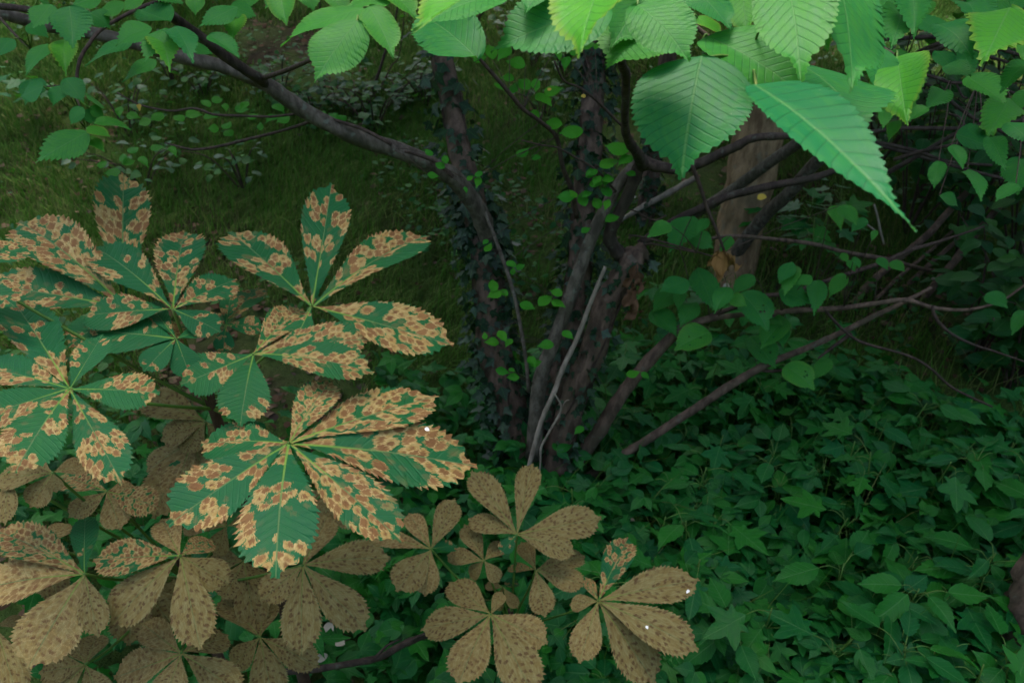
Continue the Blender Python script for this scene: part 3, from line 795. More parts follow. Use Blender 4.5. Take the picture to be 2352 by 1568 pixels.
# near leaves: (base px, tip px, width px, range, hue, tilt, mesh)
E_ = SH['elm']
near = [
 ((1612, 128), (1553, 388), 282, .60, .12, (1, .55, 0), 0), ((1730, 194), (2104, 505), 165, .52, .08, (1, .1, -.2), 1),
 ((1622, 84), (1846, 206), 132, .66, .55, (1, .3, 0), 2), ((1790, -70), (1845, 184), 182, .62, .6, (1, .35, .1), 3),
 ((1860, -20), (1905, 108), 110, .70, .95, (1, .4, 0), 4), ((1920, -60), (1975, 156), 140, .68, .35, (1, .25, .3), 5),
 ((1840, 150), (1985, 276), 140, .74, .25, (1, .05, .2), 0), ((2010, 110), (2050, 232), 100, .78, .35, (1, .1, .3), 1),
 ((2060, 130), (2076, 262), 70, .80, .75, (1, .0, -.3), 2), ((1462, 12), (1586, 138), 132, .58, .55, (1, .4, 0), 3),
 ((1530, 60), (1394, 146), 112, .63, .6, (1, .1, -.2), 4), ((1500, -30), (1400, 92), 110, .66, .5, (1, .3, .1), 5),
 ((1400, -60), (1322, 72), 120, .56, 1.0, (1, .05, 0), 0), ((1400, 16), (1128, 96), 122, .60, .35, (1, .35, 0), 1),  # highest hues paint a backlit yellow-green glow into the leaf colour
 ((1200, -40), (942, 36), 100, .54, 1.0, (1, .1, .1), 2), ((1150, -10), (965, 60), 96, .60, .45, (1, .3, .1), 3),
 ((1096, 134), (950, 22), 118, .64, .3, (1, .4, -.2), 4), ((822, 48), (716, 173), 118, .70, .55, (1, .5, 0), 5),
 ((840, 20), (637, 86), 62, .74, .6, (1, .3, 0), 0), ((848, 14), (908, 117), 82, .72, .65, (1, .35, 0), 1),
 ((640, -30), (655, 52), 72, .80, .7, (1, .4, 0), 2), ((900, 0), (790, 20), 60, .78, .7, (1, .3, 0), 3),
 ((870, -40), (960, 40), 70, .80, .75, (1, .4, 0), 4), ((1580, -40), (1680, 56), 100, .68, .35, (1, .4, 0), 5),
 ((1700, -40), (1713, 70), 92, .74, .8, (1, .3, .1), 0), ((1600, 40), (1662, 72), 34, .72, .95, (1, .2, 0), 1),
 ((1610, 100), (1678, 126), 34, .70, .95, (1, .1, 0), 2), ((1262, -50), (1206, 32), 70, .62, .4, (1, .3, .2), 3),
 ((1320, -30), (1300, 30), 80, .7, .6, (1, .3, 0), 4), ((1080, -40), (1000, 14), 90, .72, .8, (1, .3, 0), 5),
 ((1760, -30), (1640, 10), 80, .8, .5, (1, .3, 0), 2),
]
for i, (b, t, w, r_, h, tl, mi) in enumerate(near):
    bp = PR(b[0], b[1], r_)
    d_, pa, tgt = near_twig(bp, ntw)
    lf = leaf_px("leaf", None, pa, b, t, w, r_, rcol(h, .05), tl, 0.02, mesh=(SH['elm_long'][0] if i == 1 else E_[mi]))
    tube_obj("leaf_stalk", [bp + (Vector(PR(*t, r_)) - bp) * 0.02, bp.lerp(tgt, 0.5) + Vector((0, 0, 0.004)), tgt], [0.0009, 0.0010, 0.0012], M['stalk'], pa, seg=6, sub=4)

# top-left leaves
tl_leaves = [
 ((160, 14), (172, 108), 108, 1.15, .3, (1, .5, 0)), ((118, 10), (74, 62), 70, 1.2, .4, (1, .4, 0)), ((150, 92), (146, 166), 74, 1.2, .85, (1, .2, 0)),
 ((110, 100), (56, 166), 50, 1.25, .45, (1, .3, 0)), ((302, 92), (190, 144), 40, 1.2, .3, (1, .35, 0)), ((205, 30), (254, 62), 46, 1.3, .4, (1, .4, 0)),
 ((390, 50), (312, 20), 60, 1.25, .35, (1, .4, 0)), ((358, 137), (277, 183), 42, 1.2, .45, (1, .4, 0)), ((350, 66), (262, 98), 56, 1.15, .5, (1, .3, 0)),
 ((380, 64), (330, 138), 62, 1.1, .45, (1, .3, 0)), ((375, 80), (384, 152), 74, 1.12, .85, (1, .1, 0)), ((400, 62), (440, 126), 66, 1.1, .25, (1, .1, 0)),
 ((545, 16), (454, 58), 48, 1.15, .4, (1, .4, 0)), ((530, 14), (588, 36), 48, 1.2, .5, (1, .4, 0)), ((545, 40), (530, 92), 46, 1.2, .9, (1, .1, 0)),
 ((480, 80), (552, 128), 44, 1.12, .4, (1, .2, 0)), ((432, 104), (488, 122), 30, 1.3, .45, (1, .4, 0)), ((450, -10), (446, 34), 50, 1.2, .65, (1, .4, 0)),
 ((240, -14), (164, 14), 56, 1.25, .45, (1, .4, 0)), ((330, -12), (280, 22), 46, 1.25, .6, (1, .4, 0)), ((290, 10), (220, 30), 34, 1.3, .55, (1, .4, 0)), ((86, -4), (118, 14), 26, 1.5, .5, (1, .4, 0)),
 ((204, 302), (78, 368), 76, 1.25, .5, (1, .4, 0)), ((200, 304), (140, 340), 44, 1.27, .6, (1, .3, 0)), ((190, 316), (242, 346), 34, 1.26, .85, (1, .1, 0)),
 ((200, 292), (252, 312), 30, 1.25, .9, (1, .1, 0)), ((215, 282), (300, 296), 26, 1.28, .6, (1, .15, 0)), ((190, 246), (160, 284), 44, 1.3, .4, (1, .4, 0)),
 ((195, 252), (220, 286), 40, 1.3, .4, (1, .4, 0)), ((184, 232), (206, 246), 40, 1.3, .65, (1, .4, 0)), ((206, 246), (240, 272), 30, 1.3, .6, (1, .4, 0)), ((204, 230), (238, 240), 22, 1.3, .6, (1, .4, 0)),
 ((150, 180), (190, 232), 56, 1.35, .3, (1, .3, 0)), ((144, 196), (120, 240), 50, 1.35, .3, (1, .3, 0)), ((100, 198), (46, 220), 60, 1.35, .25, (1, .3, 0)), ((90, 180), (60, 240), 60, 1.4, .2, (1, .3, 0)),
 ((30, 90), (-10, 130), 50, 1.4, .35, (1, .3, 0)), ((60, 60), (110, 86), 40, 1.4, .35, (1, .3, 0)), ((340, -30), (420, 6), 50, 1.3, .5, (1, .4, 0)),
 ((590, -20), (560, 24), 40, 1.3, .6, (1, .4, 0)), ((650, -20), (610, 20), 44, 1.1, .6, (1, .4, 0)), ((700, -25), (720, 22), 60, .95, .6, (1, .4, 0)), ((760, -20), (790, 40), 60, .9, .65, (1, .4, 0)),
]
TL = [tw['k'], tw['l'], tw['m'], tw['n'], fork, arch]
for b, t, w, r_, h, tl in tl_leaves:
    bp = PR(b[0], b[1], r_)
    d, pa, q = near_twig(bp, TL)
    leaf_px("leaf", SH['elm_mid'], pa, b, t, w, r_, rcol(h, .06), tl, 0.02)
    if d < 0.22:
        tube_obj("leaf_stalk", [bp, bp.lerp(q, .5) + Vector((0, 0, .008)), q], [.001, .0012, .0015], M['stalk'], pa, seg=5, sub=3)

# small leaves along the thin background twigs of the arching limb
for key, pts in (('p', [(472, 238), (500, 230), (518, 246), (556, 252), (486, 268), (522, 288), (490, 296), (524, 306), (582, 268), (598, 290), (624, 272), (360, 268), (306, 268), (332, 282), (274, 257), (410, 272), (446, 264), (640, 250), (560, 244), (650, 275)]),
                 ('o', [(398, 348), (362, 340), (282, 362), (295, 372), (236, 378), (258, 396), (306, 344), (330, 372), (270, 410), (740, 262), (764, 268), (784, 274), (700, 250)])):
    for (x, y) in pts:
        a = random.uniform(0, 6.28); L = random.uniform(26, 40)
        r_ = Yb + 0.75 + random.uniform(-.05, .05)
        o = leaf_px("leaf", SH['sprig'], tw[key], (x - math.cos(a) * L / 2, y - math.sin(a) * L / 3), (x + math.cos(a) * L / 2, y + math.sin(a) * L / 3), random.uniform(18, 25), r_, rcol(.35, .2), (1, .4, random.uniform(-.2, .2)))

# bright young sprigs on the stems: leaf centres, size px
sprigs = [(1128, 118, 46), (1158, 122, 44), (1184, 146, 44), (1104, 136, 34), (1165, 180, 30), (1147, 198, 28), (1180, 202, 38), (1203, 193, 40), (1230, 196, 36), (1250, 228, 46), (1272, 210, 44), (1228, 264, 28), (1268, 286, 44), (1312, 302, 50), (1202, 350, 36), (1232, 362, 22), (1418, 340, 52), (1400, 374, 46), (1436, 368, 40), (1360, 398, 34), (1372, 420, 36), (1392, 412, 36), (1282, 124, 34), (1300, 146, 36), (1316, 122, 20), (1352, 104, 32), (1370, 106, 20),
 (995, 403, 26), (1010, 380, 26), (1022, 366, 26), (985, 350, 24), (1098, 400, 22), (1098, 418, 30), (1080, 409, 18), (1070, 436, 18), (1358, 397, 30), (1370, 415, 30), (1395, 412, 30), (1391, 440, 34), (1448, 400, 24), (1298, 454, 38), (1316, 445, 26), (1338, 458, 40), (1348, 446, 28), (1370, 466, 36), (1394, 470, 30), (1406, 502, 34), (1346, 529, 24), (1115, 556, 18), (1122, 568, 28), (1175, 607, 26), (1196, 613, 24), (1178, 622, 22), (1133, 655, 38), (1136, 676, 34), (1156, 672, 26), (1277, 672, 30), (1253, 691, 40), (1283, 697, 34), (1211, 703, 34), (1304, 769, 30), (1253, 793, 36), (1114, 771, 22), (1129, 786, 32), (1154, 772, 34), (1168, 787, 26), (1220, 826, 24), (1232, 835, 28), (1155, 853, 32), (1178, 866, 28), (1176, 850, 16), (1222, 830, 30), (1330, 988, 28), (1455, 858, 32), (1482, 862, 24)]
SO = [lt, cen, mid, main, sm, arch, upn, ks] + [tw[k] for k in 'efgh']
for x, y, s in sprigs:
    a = random.uniform(0, 6.28)
    dx, dy = math.cos(a) * s * .55, math.sin(a) * s * .42
    Yv = Yb + 0.02 + 0.12 * (1150 - y) / 1000 - 0.10
    r_ = (PY(x, y, Yv) - CAM).length
    bp = PR(x - dx, y - dy, r_)
    d, pa, q = near_twig(bp, SO)
    leaf_px("leaf", SH['sprig'], pa, (x - dx, y - dy), (x + dx, y + dy), s * .68, r_, rcol(.45, .3), (1, .55, random.uniform(-.2, .2)))
    tube_obj("leaf_stalk", [bp, bp.lerp(q, .5) + Vector((0, 0, .006)), q], [.0007, .0009, .001], M['twig'], pa, seg=4, sub=3)

# leaves on the right-hand low stems (elm, some with holes)
right = [(1515, 530, 60), (1565, 538, 95), (1612, 552, 60), (1612, 520, 42), (1668, 562, 46), (1548, 655, 70), (1620, 662, 100), (1656, 688, 66), (1706, 652, 62), (1524, 690, 72), (1560, 686, 46), (1580, 720, 66), (1524, 742, 80), (1590, 780, 90, 1), (1694, 692, 46), (1736, 712, 104, 1), (1768, 728, 70), (1776, 762, 86, 1), (1752, 806, 90, 1), (1796, 766, 60), (1812, 640, 70), (1804, 625, 56), (1826, 682, 80), (1844, 643, 44), (1872, 682, 76), (1838, 864, 86, 1), (1886, 846, 60), (1920, 500, 56), (1948, 494, 60), (1972, 516, 44), (2006, 541, 26), (1940, 592, 26), (1956, 610, 30), (1968, 602, 28), (1922, 654, 60), (2062, 612, 40), (2028, 606, 36), (2290, 690, 60), (2340, 740, 60)]
for q in right:
    x, y, s = q[:3]
    a = random.uniform(0.3, 2.8)
    dx, dy = math.cos(a) * s * .5, math.sin(a) * s * .5
    Yv = Yb + random.uniform(-.05, .12)
    r_ = (PY(x, y, Yv) - CAM).length
    bp = PR(x - dx, y - dy, r_)
    d, pa, p2 = near_twig(bp, [ks, kb, ls, tw['a'], tw['b'], tw['r'], tw['s'], tw['u']])
    leaf_px("leaf", SH['elm_hole'] if len(q) > 3 else SH['elm_mid'], pa, (x - dx, y - dy), (x + dx, y + dy), s * .72, r_, rcol(.5, .2), (1, .5, random.uniform(-.2, .2)))
    tube_obj("leaf_stalk", [bp, bp.lerp(p2, .5) + Vector((0, 0, .008)), p2], [.0009, .0011, .0014], M['twig'], pa, seg=4, sub=3)

# --- leaning grey elm behind, whose limbs fan out to the right
b2 = GH(1690, 606)
elm2 = thing("elm_tree", "leaning smooth grey elm poles fanning into dark twigs beside the tan trunk", "tree", b2)
Y2 = b2.y
g1, _, _ = stem(elm2, "trunk", [(1672, 612, 34), (1699, 567, 30), (1757, 495, 28), (1806, 449, 27), (1874, 374, 26), (1930, 320, 26), (1984, 260, 26), (2028, 211, 25), (2068, 156, 18), (2128, 126, 14), (2200, 90, 10)], Y2 - .02, Y2 - 1.0, 'bark_grey', seg=12)
g2, _, _ = stem(elm2, "trunk", [(1560, 512, 20), (1653, 456, 24), (1745, 390, 24), (1837, 326, 24), (1930, 262, 22), (2010, 222, 20), (2060, 190, 16)], Y2 - .1, Y2 - .9, 'bark_grey', seg=12)
fan = [[(2068, 156, 9), (2110, 120, 8), (2160, 100, 8)], [(2030, 91, 8), (2110, 86, 8), (2190, 83, 8), (2268, 83, 8), (2301, 85, 8), (2299, 113, 8), (2227, 126, 7)], [(2299, 113, 7), (2352, 130, 6), (2420, 150, 5)], [(2260, 127, 6), (2316, 144, 5), (2352, 161, 5), (2420, 190, 4)],
 [(2071, 163, 7), (2147, 178, 6), (2184, 190, 6), (2244, 192, 6), (2299, 204, 5), (2352, 223, 5), (2420, 250, 4)], [(2080, 168, 7), (2143, 202, 7), (2195, 242, 7), (2244, 276, 6), (2292, 298, 6), (2340, 322, 5), (2420, 360, 4)], [(1990, 304, 9), (2075, 295, 8), (2195, 295, 8), (2270, 288, 7), (2352, 276, 6), (2420, 270, 5)],
 [(2000, 330, 9), (2028, 336, 9), (2100, 355, 8), (2172, 376, 7), (2260, 400, 6), (2352, 420, 5)], [(2010, 326, 7), (2100, 346, 7), (2184, 372, 6), (2280, 380, 5)], [(2054, 367, 8), (2123, 346, 7), (2195, 331, 6), (2260, 310, 5)], [(2000, 420, 11), (2060, 385, 10), (2109, 358, 9), (2195, 307, 8), (2256, 283, 7), (2330, 250, 6)], [(2195, 190, 4), (2210, 220, 4), (2222, 226, 3)], [(2180, 262, 5), (2205, 270, 4), (2222, 300, 3)], [(1975, 180, 5), (1985, 230, 4), (1990, 250, 3)]]
FT = []
for i, q in enumerate(fan):
    Yv = Y2 - random.uniform(.7, 1.2)
    o, _, _ = stem(elm2, "limb", q, Yv, Yv - .15, 'bark_dark', seg=7, rough=.08, knots=.15)
    FT.append(o)
shade_crown(elm2, (1.9, 1.9, 3.0), (1.1, 1.0, .7), 2500, holes=light_gap)  # extra foliage added out of view to darken the top-right leaves
shade_crown(elm2, (2.6, 4.2, 3.6), (2.2, 2.0, 1.5), 4000, holes=light_gap)
fan_leaves = [(2003, 24, 90, .55), (2100, 20, 120, .4), (2060, 60, 60, .5), (2140, 60, 90, .35), (2195, 90, 110, .2), (2270, 20, 100, .45), (2292, 70, 120, .85), (2325, 12, 90, .35), (2340, 90, 80, .7), (2267, 204, 110, .6), (2243, 324, 100, .2), (2220, 150, 70, .4), (2330, 175, 80, .5), (2080, 215, 90, .65), (2050, 300, 50, .7), (2030, 270, 40, .5), (2200, 160, 60, .3), (2150, 230, 60, .4), (2300, 260, 80, .55), (2340, 300, 70, .35), (2200, 360, 60, .4), (2150, 400, 60, .5), (2290, 350, 80, .45), (2340, 400, 70, .4), (2240, 420, 70, .5), (2270, 300, 40, .75), (2120, 30, 60, .7), (2230, 40, 70, .3), (2170, 140, 60, .3), (2060, 130, 50, .55), (2350, 230, 70, .5), (2110, 260, 50, .5), (2310, 440, 60, .5), (2180, 460, 50, .45)]
for x, y, s, h in fan_leaves:
    a = random.uniform(.2, 2.6)
    dx, dy = math.cos(a) * s * .5, math.sin(a) * s * .5
    r_ = random.uniform(1.0, 1.6)
    bp = PR(x - dx, y - dy, r_)
    d, pa, p2 = near_twig(bp, FT)
    leaf_px("leaf", SH['elm_mid'], pa, (x - dx, y - dy), (x + dx, y + dy), s * .68, r_, rcol(h, .1), (1, random.uniform(0, .4), random.uniform(-.4, .4)))
    if d < .9:
        tube_obj("leaf_stalk", [bp, bp.lerp(p2, .5) + Vector((0, 0, .01)), p2], [.0009, .0012, .0015], M['twig'], pa, seg=4, sub=3)

# --- tan trunk
b3 = GH(1680, 640)
tan = thing("tree", "straight tan-barked tree trunk standing behind the leaning grey poles", "tree", b3)
o, _, _ = stem(tan, "trunk", [(1676, 668, 128), (1682, 630, 100), (1694, 560, 94), (1712, 460, 98), (1740, 330, 104), (1770, 200, 108), (1800, 60, 110), (1850, -200, 112), (1900, -500, 100)], b3.y, b3.y + .25, 'bark_tan', seg=20, rough=.045, sub=6)
shade_crown(tan, (1.4, 5.2, 4.4), (2.6, 2.4, 1.6), 3000, holes=light_gap)

# --- background stems on the right (thin leaning shrub)
b4 = GH(1968, 700)
hz = thing("hazel_shrub", "thin brown leaning hazel poles crossing above the grass", "shrub", b4)
for q, y0, y1 in ((([(1960, 700, 15), (1985, 664, 15), (2045, 610, 14), (2135, 535, 14), (2175, 490, 13), (2260, 400, 12), (2352, 300, 10)]), b4.y, b4.y + .3), ([(2100, 706, 17), (2113, 693, 16), (2175, 621, 16), (2240, 540, 14), (2330, 430, 12)], b4.y, b4.y + .2), ([(2050, 690, 10), (2100, 640, 10), (2190, 560, 9), (2290, 480, 8)], b4.y + .1, b4.y + .3), ([(2010, 690, 8), (2060, 640, 8), (2120, 590, 7), (2200, 520, 6)], b4.y - .05, b4.y + .3), ([(1620, 549, 6), (1685, 542, 8), (1775, 549, 8), (1865, 560, 9), (1937, 578, 9), (2038, 596, 9), (2117, 617, 8), (2175, 626, 8)], b4.y - .6, b4.y - .1)):
    stem(hz, "stem", q, y0, y1, 'bark_brown', seg=8)
for q in ([(2008, 470, 4), (2016, 500, 5), (2022, 530, 5), (2030, 560, 4)], [(1980, 506, 3), (2010, 530, 4)], [(2140, 640, 5), (2180, 640, 4), (2240, 620, 3)], [(2230, 690, 4), (2250, 650, 4), (2262, 640, 3)]):
    stem(hz, "dead_twig", q, b4.y - .3, b4.y - .3, 'deadwood', seg=5)

# --- thin saplings on the slope
for (x0, y0, x1, y1, w) in ((846, 224, 885, 120, 8), (742, 206, 738, 150, 9), (862, 214, 900, 150, 4), (1690, 590, 1700, 560, 6)):
    if x0 > 1600:
        continue
    p = GH(x0, y0)
    t = thing("sapling", "spindly bare sapling stem on the far slope", "sapling", p, "spindly saplings on the slope")
    stem(t, "stem", [(x0, y0 + 4, w), ((x0 + x1) / 2 + 3, (y0 + y1) / 2, w * .85), (x1, y1, w * .7), (x1 * 1.5 - x0 * .5, y1 * 1.5 - y0 * .5, w * .5), (x1 * 2 - x0, -60, w * .4)], p.y, p.y + .05, 'twig', seg=7)

# --- background tree in the centre top (reddish trunk behind the near leaves)
p = GH(1530, 330)
t = thing("tree", "slender dark trunk standing behind the bent stems", "tree", p)
stem(t, "trunk", [(1478, 520, 46), (1490, 430, 40), (1510, 300, 38), (1536, 120, 36), (1560, 0, 34), (1600, -250, 30)], GH(1478, 520).y, GH(1478, 520).y + .3, 'bark_brown', seg=12, rough=.1)
shade_crown(t, (-2.0, 6.6, 4.2), (2.4, 2.0, 1.4), 2200, holes=light_gap)  # added away from its trunk to keep sun off the upper-left slope
shade_crown(t, (0.0, 6.0, 4.6), (3.0, 2.4, 1.5), 2200, holes=light_gap)

# ------------------------------------------------------------------ ivy
def ivy(label, P, Rr, n_obj, n_mass, a0=0, a1=1, spread=.02, size=(.025, .05), group=None):
    sp, sr = spline(P, Rr, 10)
    k0, k1 = int(a0 * (len(sp) - 1)), int(a1 * (len(sp) - 1))
    root = thing("ivy_plant", label, "ivy", sp[k0], group)
    vine = []
    for s in range(3):
        ph = random.uniform(0, 6.28)
        pts = []
        for i in range(k0, k1, 4):
            th = ph + i * .07
            pts.append(sp[i] + Vector((math.cos(th), math.sin(th), 0)) * sr[i] * 1.03)
        if len(pts) > 3:
            vine.append(tube(pts, [.003] * len(pts), seg=5, sub=2))
    v, f = join(vine)
    obj("vine", make_mesh("vine", v, f, M['twig']), root)
    def one():
        i = random.randint(k0, k1 - 1)
        th = random.uniform(0, 6.28)
        out = Vector((math.cos(th), math.sin(th), 0))
        p = sp[i].lerp(sp[i + 1], random.random()) + out * (sr[i] * 1.0 + random.uniform(.002, spread))
        return p, Vector((random.gauss(0, .9), random.gauss(0, .9), -.8)) + out * .5, out + Vector((0, 0, .7)) + Vector((random.gauss(0, .55), random.gauss(0, .55), random.gauss(0, .5)))
    for _ in range(n_obj):
        for _ in range(20):
            p, d, nn = one()
            if nn.dot(CAM - p) > 0:
                break
        L = random.uniform(*size)
        put_leaf("leaf", SH['ivy'], root, p, p + d.normalized() * L, nn, rcol(.5, .5))
    its = []
    for _ in range(n_mass):
        p, d, nn = one()
        its.append((p, d, nn, random.uniform(size[0] * .8, size[1] * .9), random.uniform(.8, 1.1)))
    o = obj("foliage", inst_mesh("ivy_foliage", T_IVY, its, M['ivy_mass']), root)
    o["kind"] = "stuff"
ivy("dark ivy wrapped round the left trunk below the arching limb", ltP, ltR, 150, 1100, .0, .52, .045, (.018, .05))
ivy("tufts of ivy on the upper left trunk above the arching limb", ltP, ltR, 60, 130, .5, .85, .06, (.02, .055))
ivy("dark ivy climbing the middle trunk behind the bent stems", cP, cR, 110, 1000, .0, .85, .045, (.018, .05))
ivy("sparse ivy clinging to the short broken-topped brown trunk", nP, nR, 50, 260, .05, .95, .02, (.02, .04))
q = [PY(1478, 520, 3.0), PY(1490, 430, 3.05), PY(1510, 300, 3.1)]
ivy("thin ivy on the slender dark trunk behind the stems", [PY(1480, 500, GH(1478, 520).y), PY(1490, 430, GH(1478, 520).y + .04), PY(1510, 300, GH(1478, 520).y + .1)], [.03, .03, .028], 40, 140, 0, 1, .03)

# ------------------------------------------------------------------ horse chestnut saplings
def chestnut(label, node, foot, leaves, prange):
    root = thing("horse_chestnut_sapling", label, "sapling", foot, "horse chestnut saplings")
    top = node + (node - foot).normalized() * .05
    mid1 = foot.lerp(node, .4) + Vector((random.uniform(-.03, .03), random.uniform(-.02, .02), 0))
    tube_obj("stem", [foot - Vector((0, 0, .03)), mid1, node, top], [.012, .0095, .007, .006], M['sapling_bark'], root, seg=9, knots=.15)
    for c, r_, cov, hue, tilt, tips in leaves:
        C = PR(c[0], c[1], r_)
        toc = (CAM - C).normalized()
        n = (Vector((0, 0, 1)) * tilt[0] + toc * tilt[1] + Vector((1, 0, 0)) * (tilt[2] if len(tilt) > 2 else 0)).normalized()
        dd = (node - C)
        pet = tube_obj("compound_leaf", [node, node.lerp(C, .35) + Vector((0, 0, -.015 + .02 * random.random())), node.lerp(C, .8) + Vector((0, 0, -.006)), C + n * .0015], [.0028, .0022, .0019, .0018], M['stalk'], root, seg=7, sub=5)
        for q in tips:
            tx, ty = q[0], q[1]
            w = q[2] if len(q) > 2 else None
            cv = q[3] if len(q) > 3 else cov
            d = ray(tx, ty)
            jn = (n + Vector((random.gauss(0, .07), random.gauss(0, .07), 0))).normalized()
            t = (C - CAM).dot(jn) / d.dot(jn)
            t = min(max(t, r_ * .75), r_ * 1.3) * (1 + random.uniform(.0, .03))
            tip = CAM + d * t
            yv = tip - C
            ov = random.choice(SH['leaflet'])
            xd = yv.normalized().cross(jn).normalized()
            ax = Vector((tx - c[0], ty - c[1])); plen = ax.length; ax.normalize()
            cc = C + yv * .6
            dp = pix(cc + xd * yv.length * .1) - pix(cc)
            per = abs(dp.x * ax.y - dp.y * ax.x) * 10
            if w is None:
                wf = random.uniform(.95, 1.15)
            else:
                mw = max(abs(v.co.x) for v in ov.vertices) * 2
                wf = min(max(w / max(per * mw, 1e-3), .55), 1.7)
            put_leaf("leaflet", None, pet, C + yv * .012 + jn * random.uniform(0, .002), tip, jn, (min(1, max(0, hue + random.uniform(-.25, .25))), min(.84 if cov < .85 else 1, max(.1, cv + random.uniform(-.07, .07))), random.random(), 1), wf, ov)
    return root

node1 = PR(490, 938, 1.14)
chestnut("tall horse chestnut sapling with large green leaves blotched tan and brown", node1, gpt(node1.x, node1.y), [
 ((664, 1019), .94, .56, .45, (1, .22), [(755, 870, 100, .8), (998, 897, 130, .72), (1096, 1070, 170, .66), (930, 1232, 150, .62), (622, 1322, 205, .52), (378, 1190, 150, .55), (462, 1012, 100, .62)]),
 ((161, 894), .97, .46, .5, (1, .2), [(22, 668, 150, .56), (236, 762, 84, .3), (366, 902, 92, .48), (-70, 842, 96, .5), (-80, 970, 90, .42), (26, 1080, 150, .52), (276, 1102, 135, .56)]),
 ((582, 814), 1.03, .52, .45, (1, .3), [(698, 700, 90, .86), (848, 772, 92, .68), (856, 850, 96, .72), (546, 975, 136, .32), (416, 886, 112, .42)]),
 ((716, 706), 1.08, .52, .4, (1, .35), [(522, 533, 128, .52), (766, 418, 122, .52), (986, 528, 108, .52), (1042, 784, 130, .62), (650, 830, 100, .5)]),
 ((397, 712), 1.08, .46, .45, (1, .35), [(212, 556, 112, .42), (424, 522, 130, .52), (544, 640, 84, .46), (506, 762, 74, .4), (182, 716, 90, .42)]),
 ((404, 778), 1.06, .30, .5, (1, .3), [(226, 756, 122, .2), (332, 854, 74, .38), (440, 866, 80, .36), (474, 760, 50, .3), (330, 690, 60, .3)]),
 ((519, 749), 1.12, .42, .5, (1, .3), [(588, 655, 80, .46), (604, 746, 56, .45), (512, 810, 66, .4), (474, 730, 50, .3), (528, 672, 50, .4)]),
 ((285, 704), 1.14, .60, .45, (1, .35), [(40, 492, 152, .72), (276, 394, 152, .62), (-44, 650, 118, .6), (160, 800, 90, .5), (420, 800, 90, .45)]),
 ((-90, 610), 1.1, .5, .45, (1, .3), [(60, 560, 90, .5), (40, 700, 100, .55)]),
], None)
node2 = PR(430, 1330, 1.36)
chestnut("low horse chestnut sapling almost wholly browned, under the tall sapling", node2, gpt(node2.x, node2.y), [
 ((194, 1319), 1.14, .93, .5, (1, .3), [(-8, 1210, 118, .84), (196, 1180, 72, .3), (-66, 1352, 110, .9), (58, 1530, 165, .97), (226, 1460, 84, .96)]),
 ((415, 1277), 1.12, .95, .5, (1, .35), [(212, 1290, 98, .82), (250, 1434, 104, .99), (460, 1490, 118, 1), (524, 1342, 92, .97), (368, 1192, 84, .92), (488, 1238, 70, .9)]),
 ((696, 1299), 1.15, .97, .5, (1, .3), [(896, 1274, 92, .98), (840, 1442, 104, .98), (688, 1502, 106, .99), (600, 1382, 92, .95), (757, 1178, 80, .96)]),
 ((597, 1463), 1.24, .97, .5, (1, .3), [(626, 1610, 100, 1), (733, 1532, 84, 1), (534, 1536, 78, .97), (610, 1380, 80, .96), (512, 1366, 84, 1)]),
 ((417, 1500), 1.17, .97, .5, (1, .25), [(560, 1590, 110, 1), (258, 1560, 100, .97), (527, 1455, 80, .95), (376, 1620, 110, .98), (322, 1432, 90, .96)]),
 ((197, 1526), 1.22, .97, .5, (1, .3), [(226, 1452, 70, .98), (88, 1541, 90, 1), (232, 1616, 90, 1), (162, 1470, 60, .96), (90, 1630, 90, 1)]),
 ((121, 1086), 1.15, .98, .5, (1, .3), [(-10, 1100, 66, .98), (36, 1054, 60, .97), (204, 1062, 64, .98), (66, 1164, 80, .98), (130, 1130, 50, 1)]),
 ((246, 1129), 1.19, .90, .5, (1, .3), [(160, 1190, 96, .96), (134, 1094, 84, .8), (364, 1164, 86, .92), (280, 1214, 86, .95), (312, 1118, 66, .9)]),
 ((20, 1085), 1.17, 1, .5, (1, .3), [(8, 1202, 60, 1), (-60, 1130, 60, 1)]),
 ((472, 968), 1.26, 1, .5, (1, .4), [(322, 912, 92, 1), (368, 1008, 96, 1), (420, 1040, 80, .97), (540, 1040, 70, .9)]),
 ((442, 1012), 1.28, .97, .5, (1, .3), [(336, 1082, 90, .97), (346, 1186, 110, .97), (480, 1120, 90, .97), (400, 1150, 90, .96)]),
 ((560, 1288), 1.28, .99, .5, (1, .3), [(604, 1370, 90, 1), (516, 1378, 90, 1), (588, 1446, 90, 1), (470, 1290, 70, 1), (640, 1260, 70, 1)]),
 ((522, 1208), 1.26, .98, .5, (1, .3), [(424, 1196, 80, .98), (490, 1276, 66, 1), (600, 1190, 70, 1), (470, 1140, 80, 1)]),
 ((-10, 1440), 1.2, .98, .5, (1, .3), [(48, 1606, 110, 1), (-60, 1560, 90, 1), (60, 1420, 80, .97)]),
 ((320, 1340), 1.3, .97, .5, (1, .3), [(400, 1440, 110, .97), (290, 1480, 110, .98), (240, 1390, 80, .97), (420, 1380, 90, .98)]),
 ((100, 1250), 1.3, .97, .5, (1, .3), [(60, 1340, 90, .97), (130, 1380, 90, 1), (20, 1280, 80, 1), (160, 1200, 80, .97)]),
 ((760, 1120), 1.32, .97, .5, (1, .3), [(740, 1220, 90, .97), (820, 1210, 80, .97), (700, 1170, 70, .97)]),
], None)
node3 = PR(1172, 1440, 1.66)
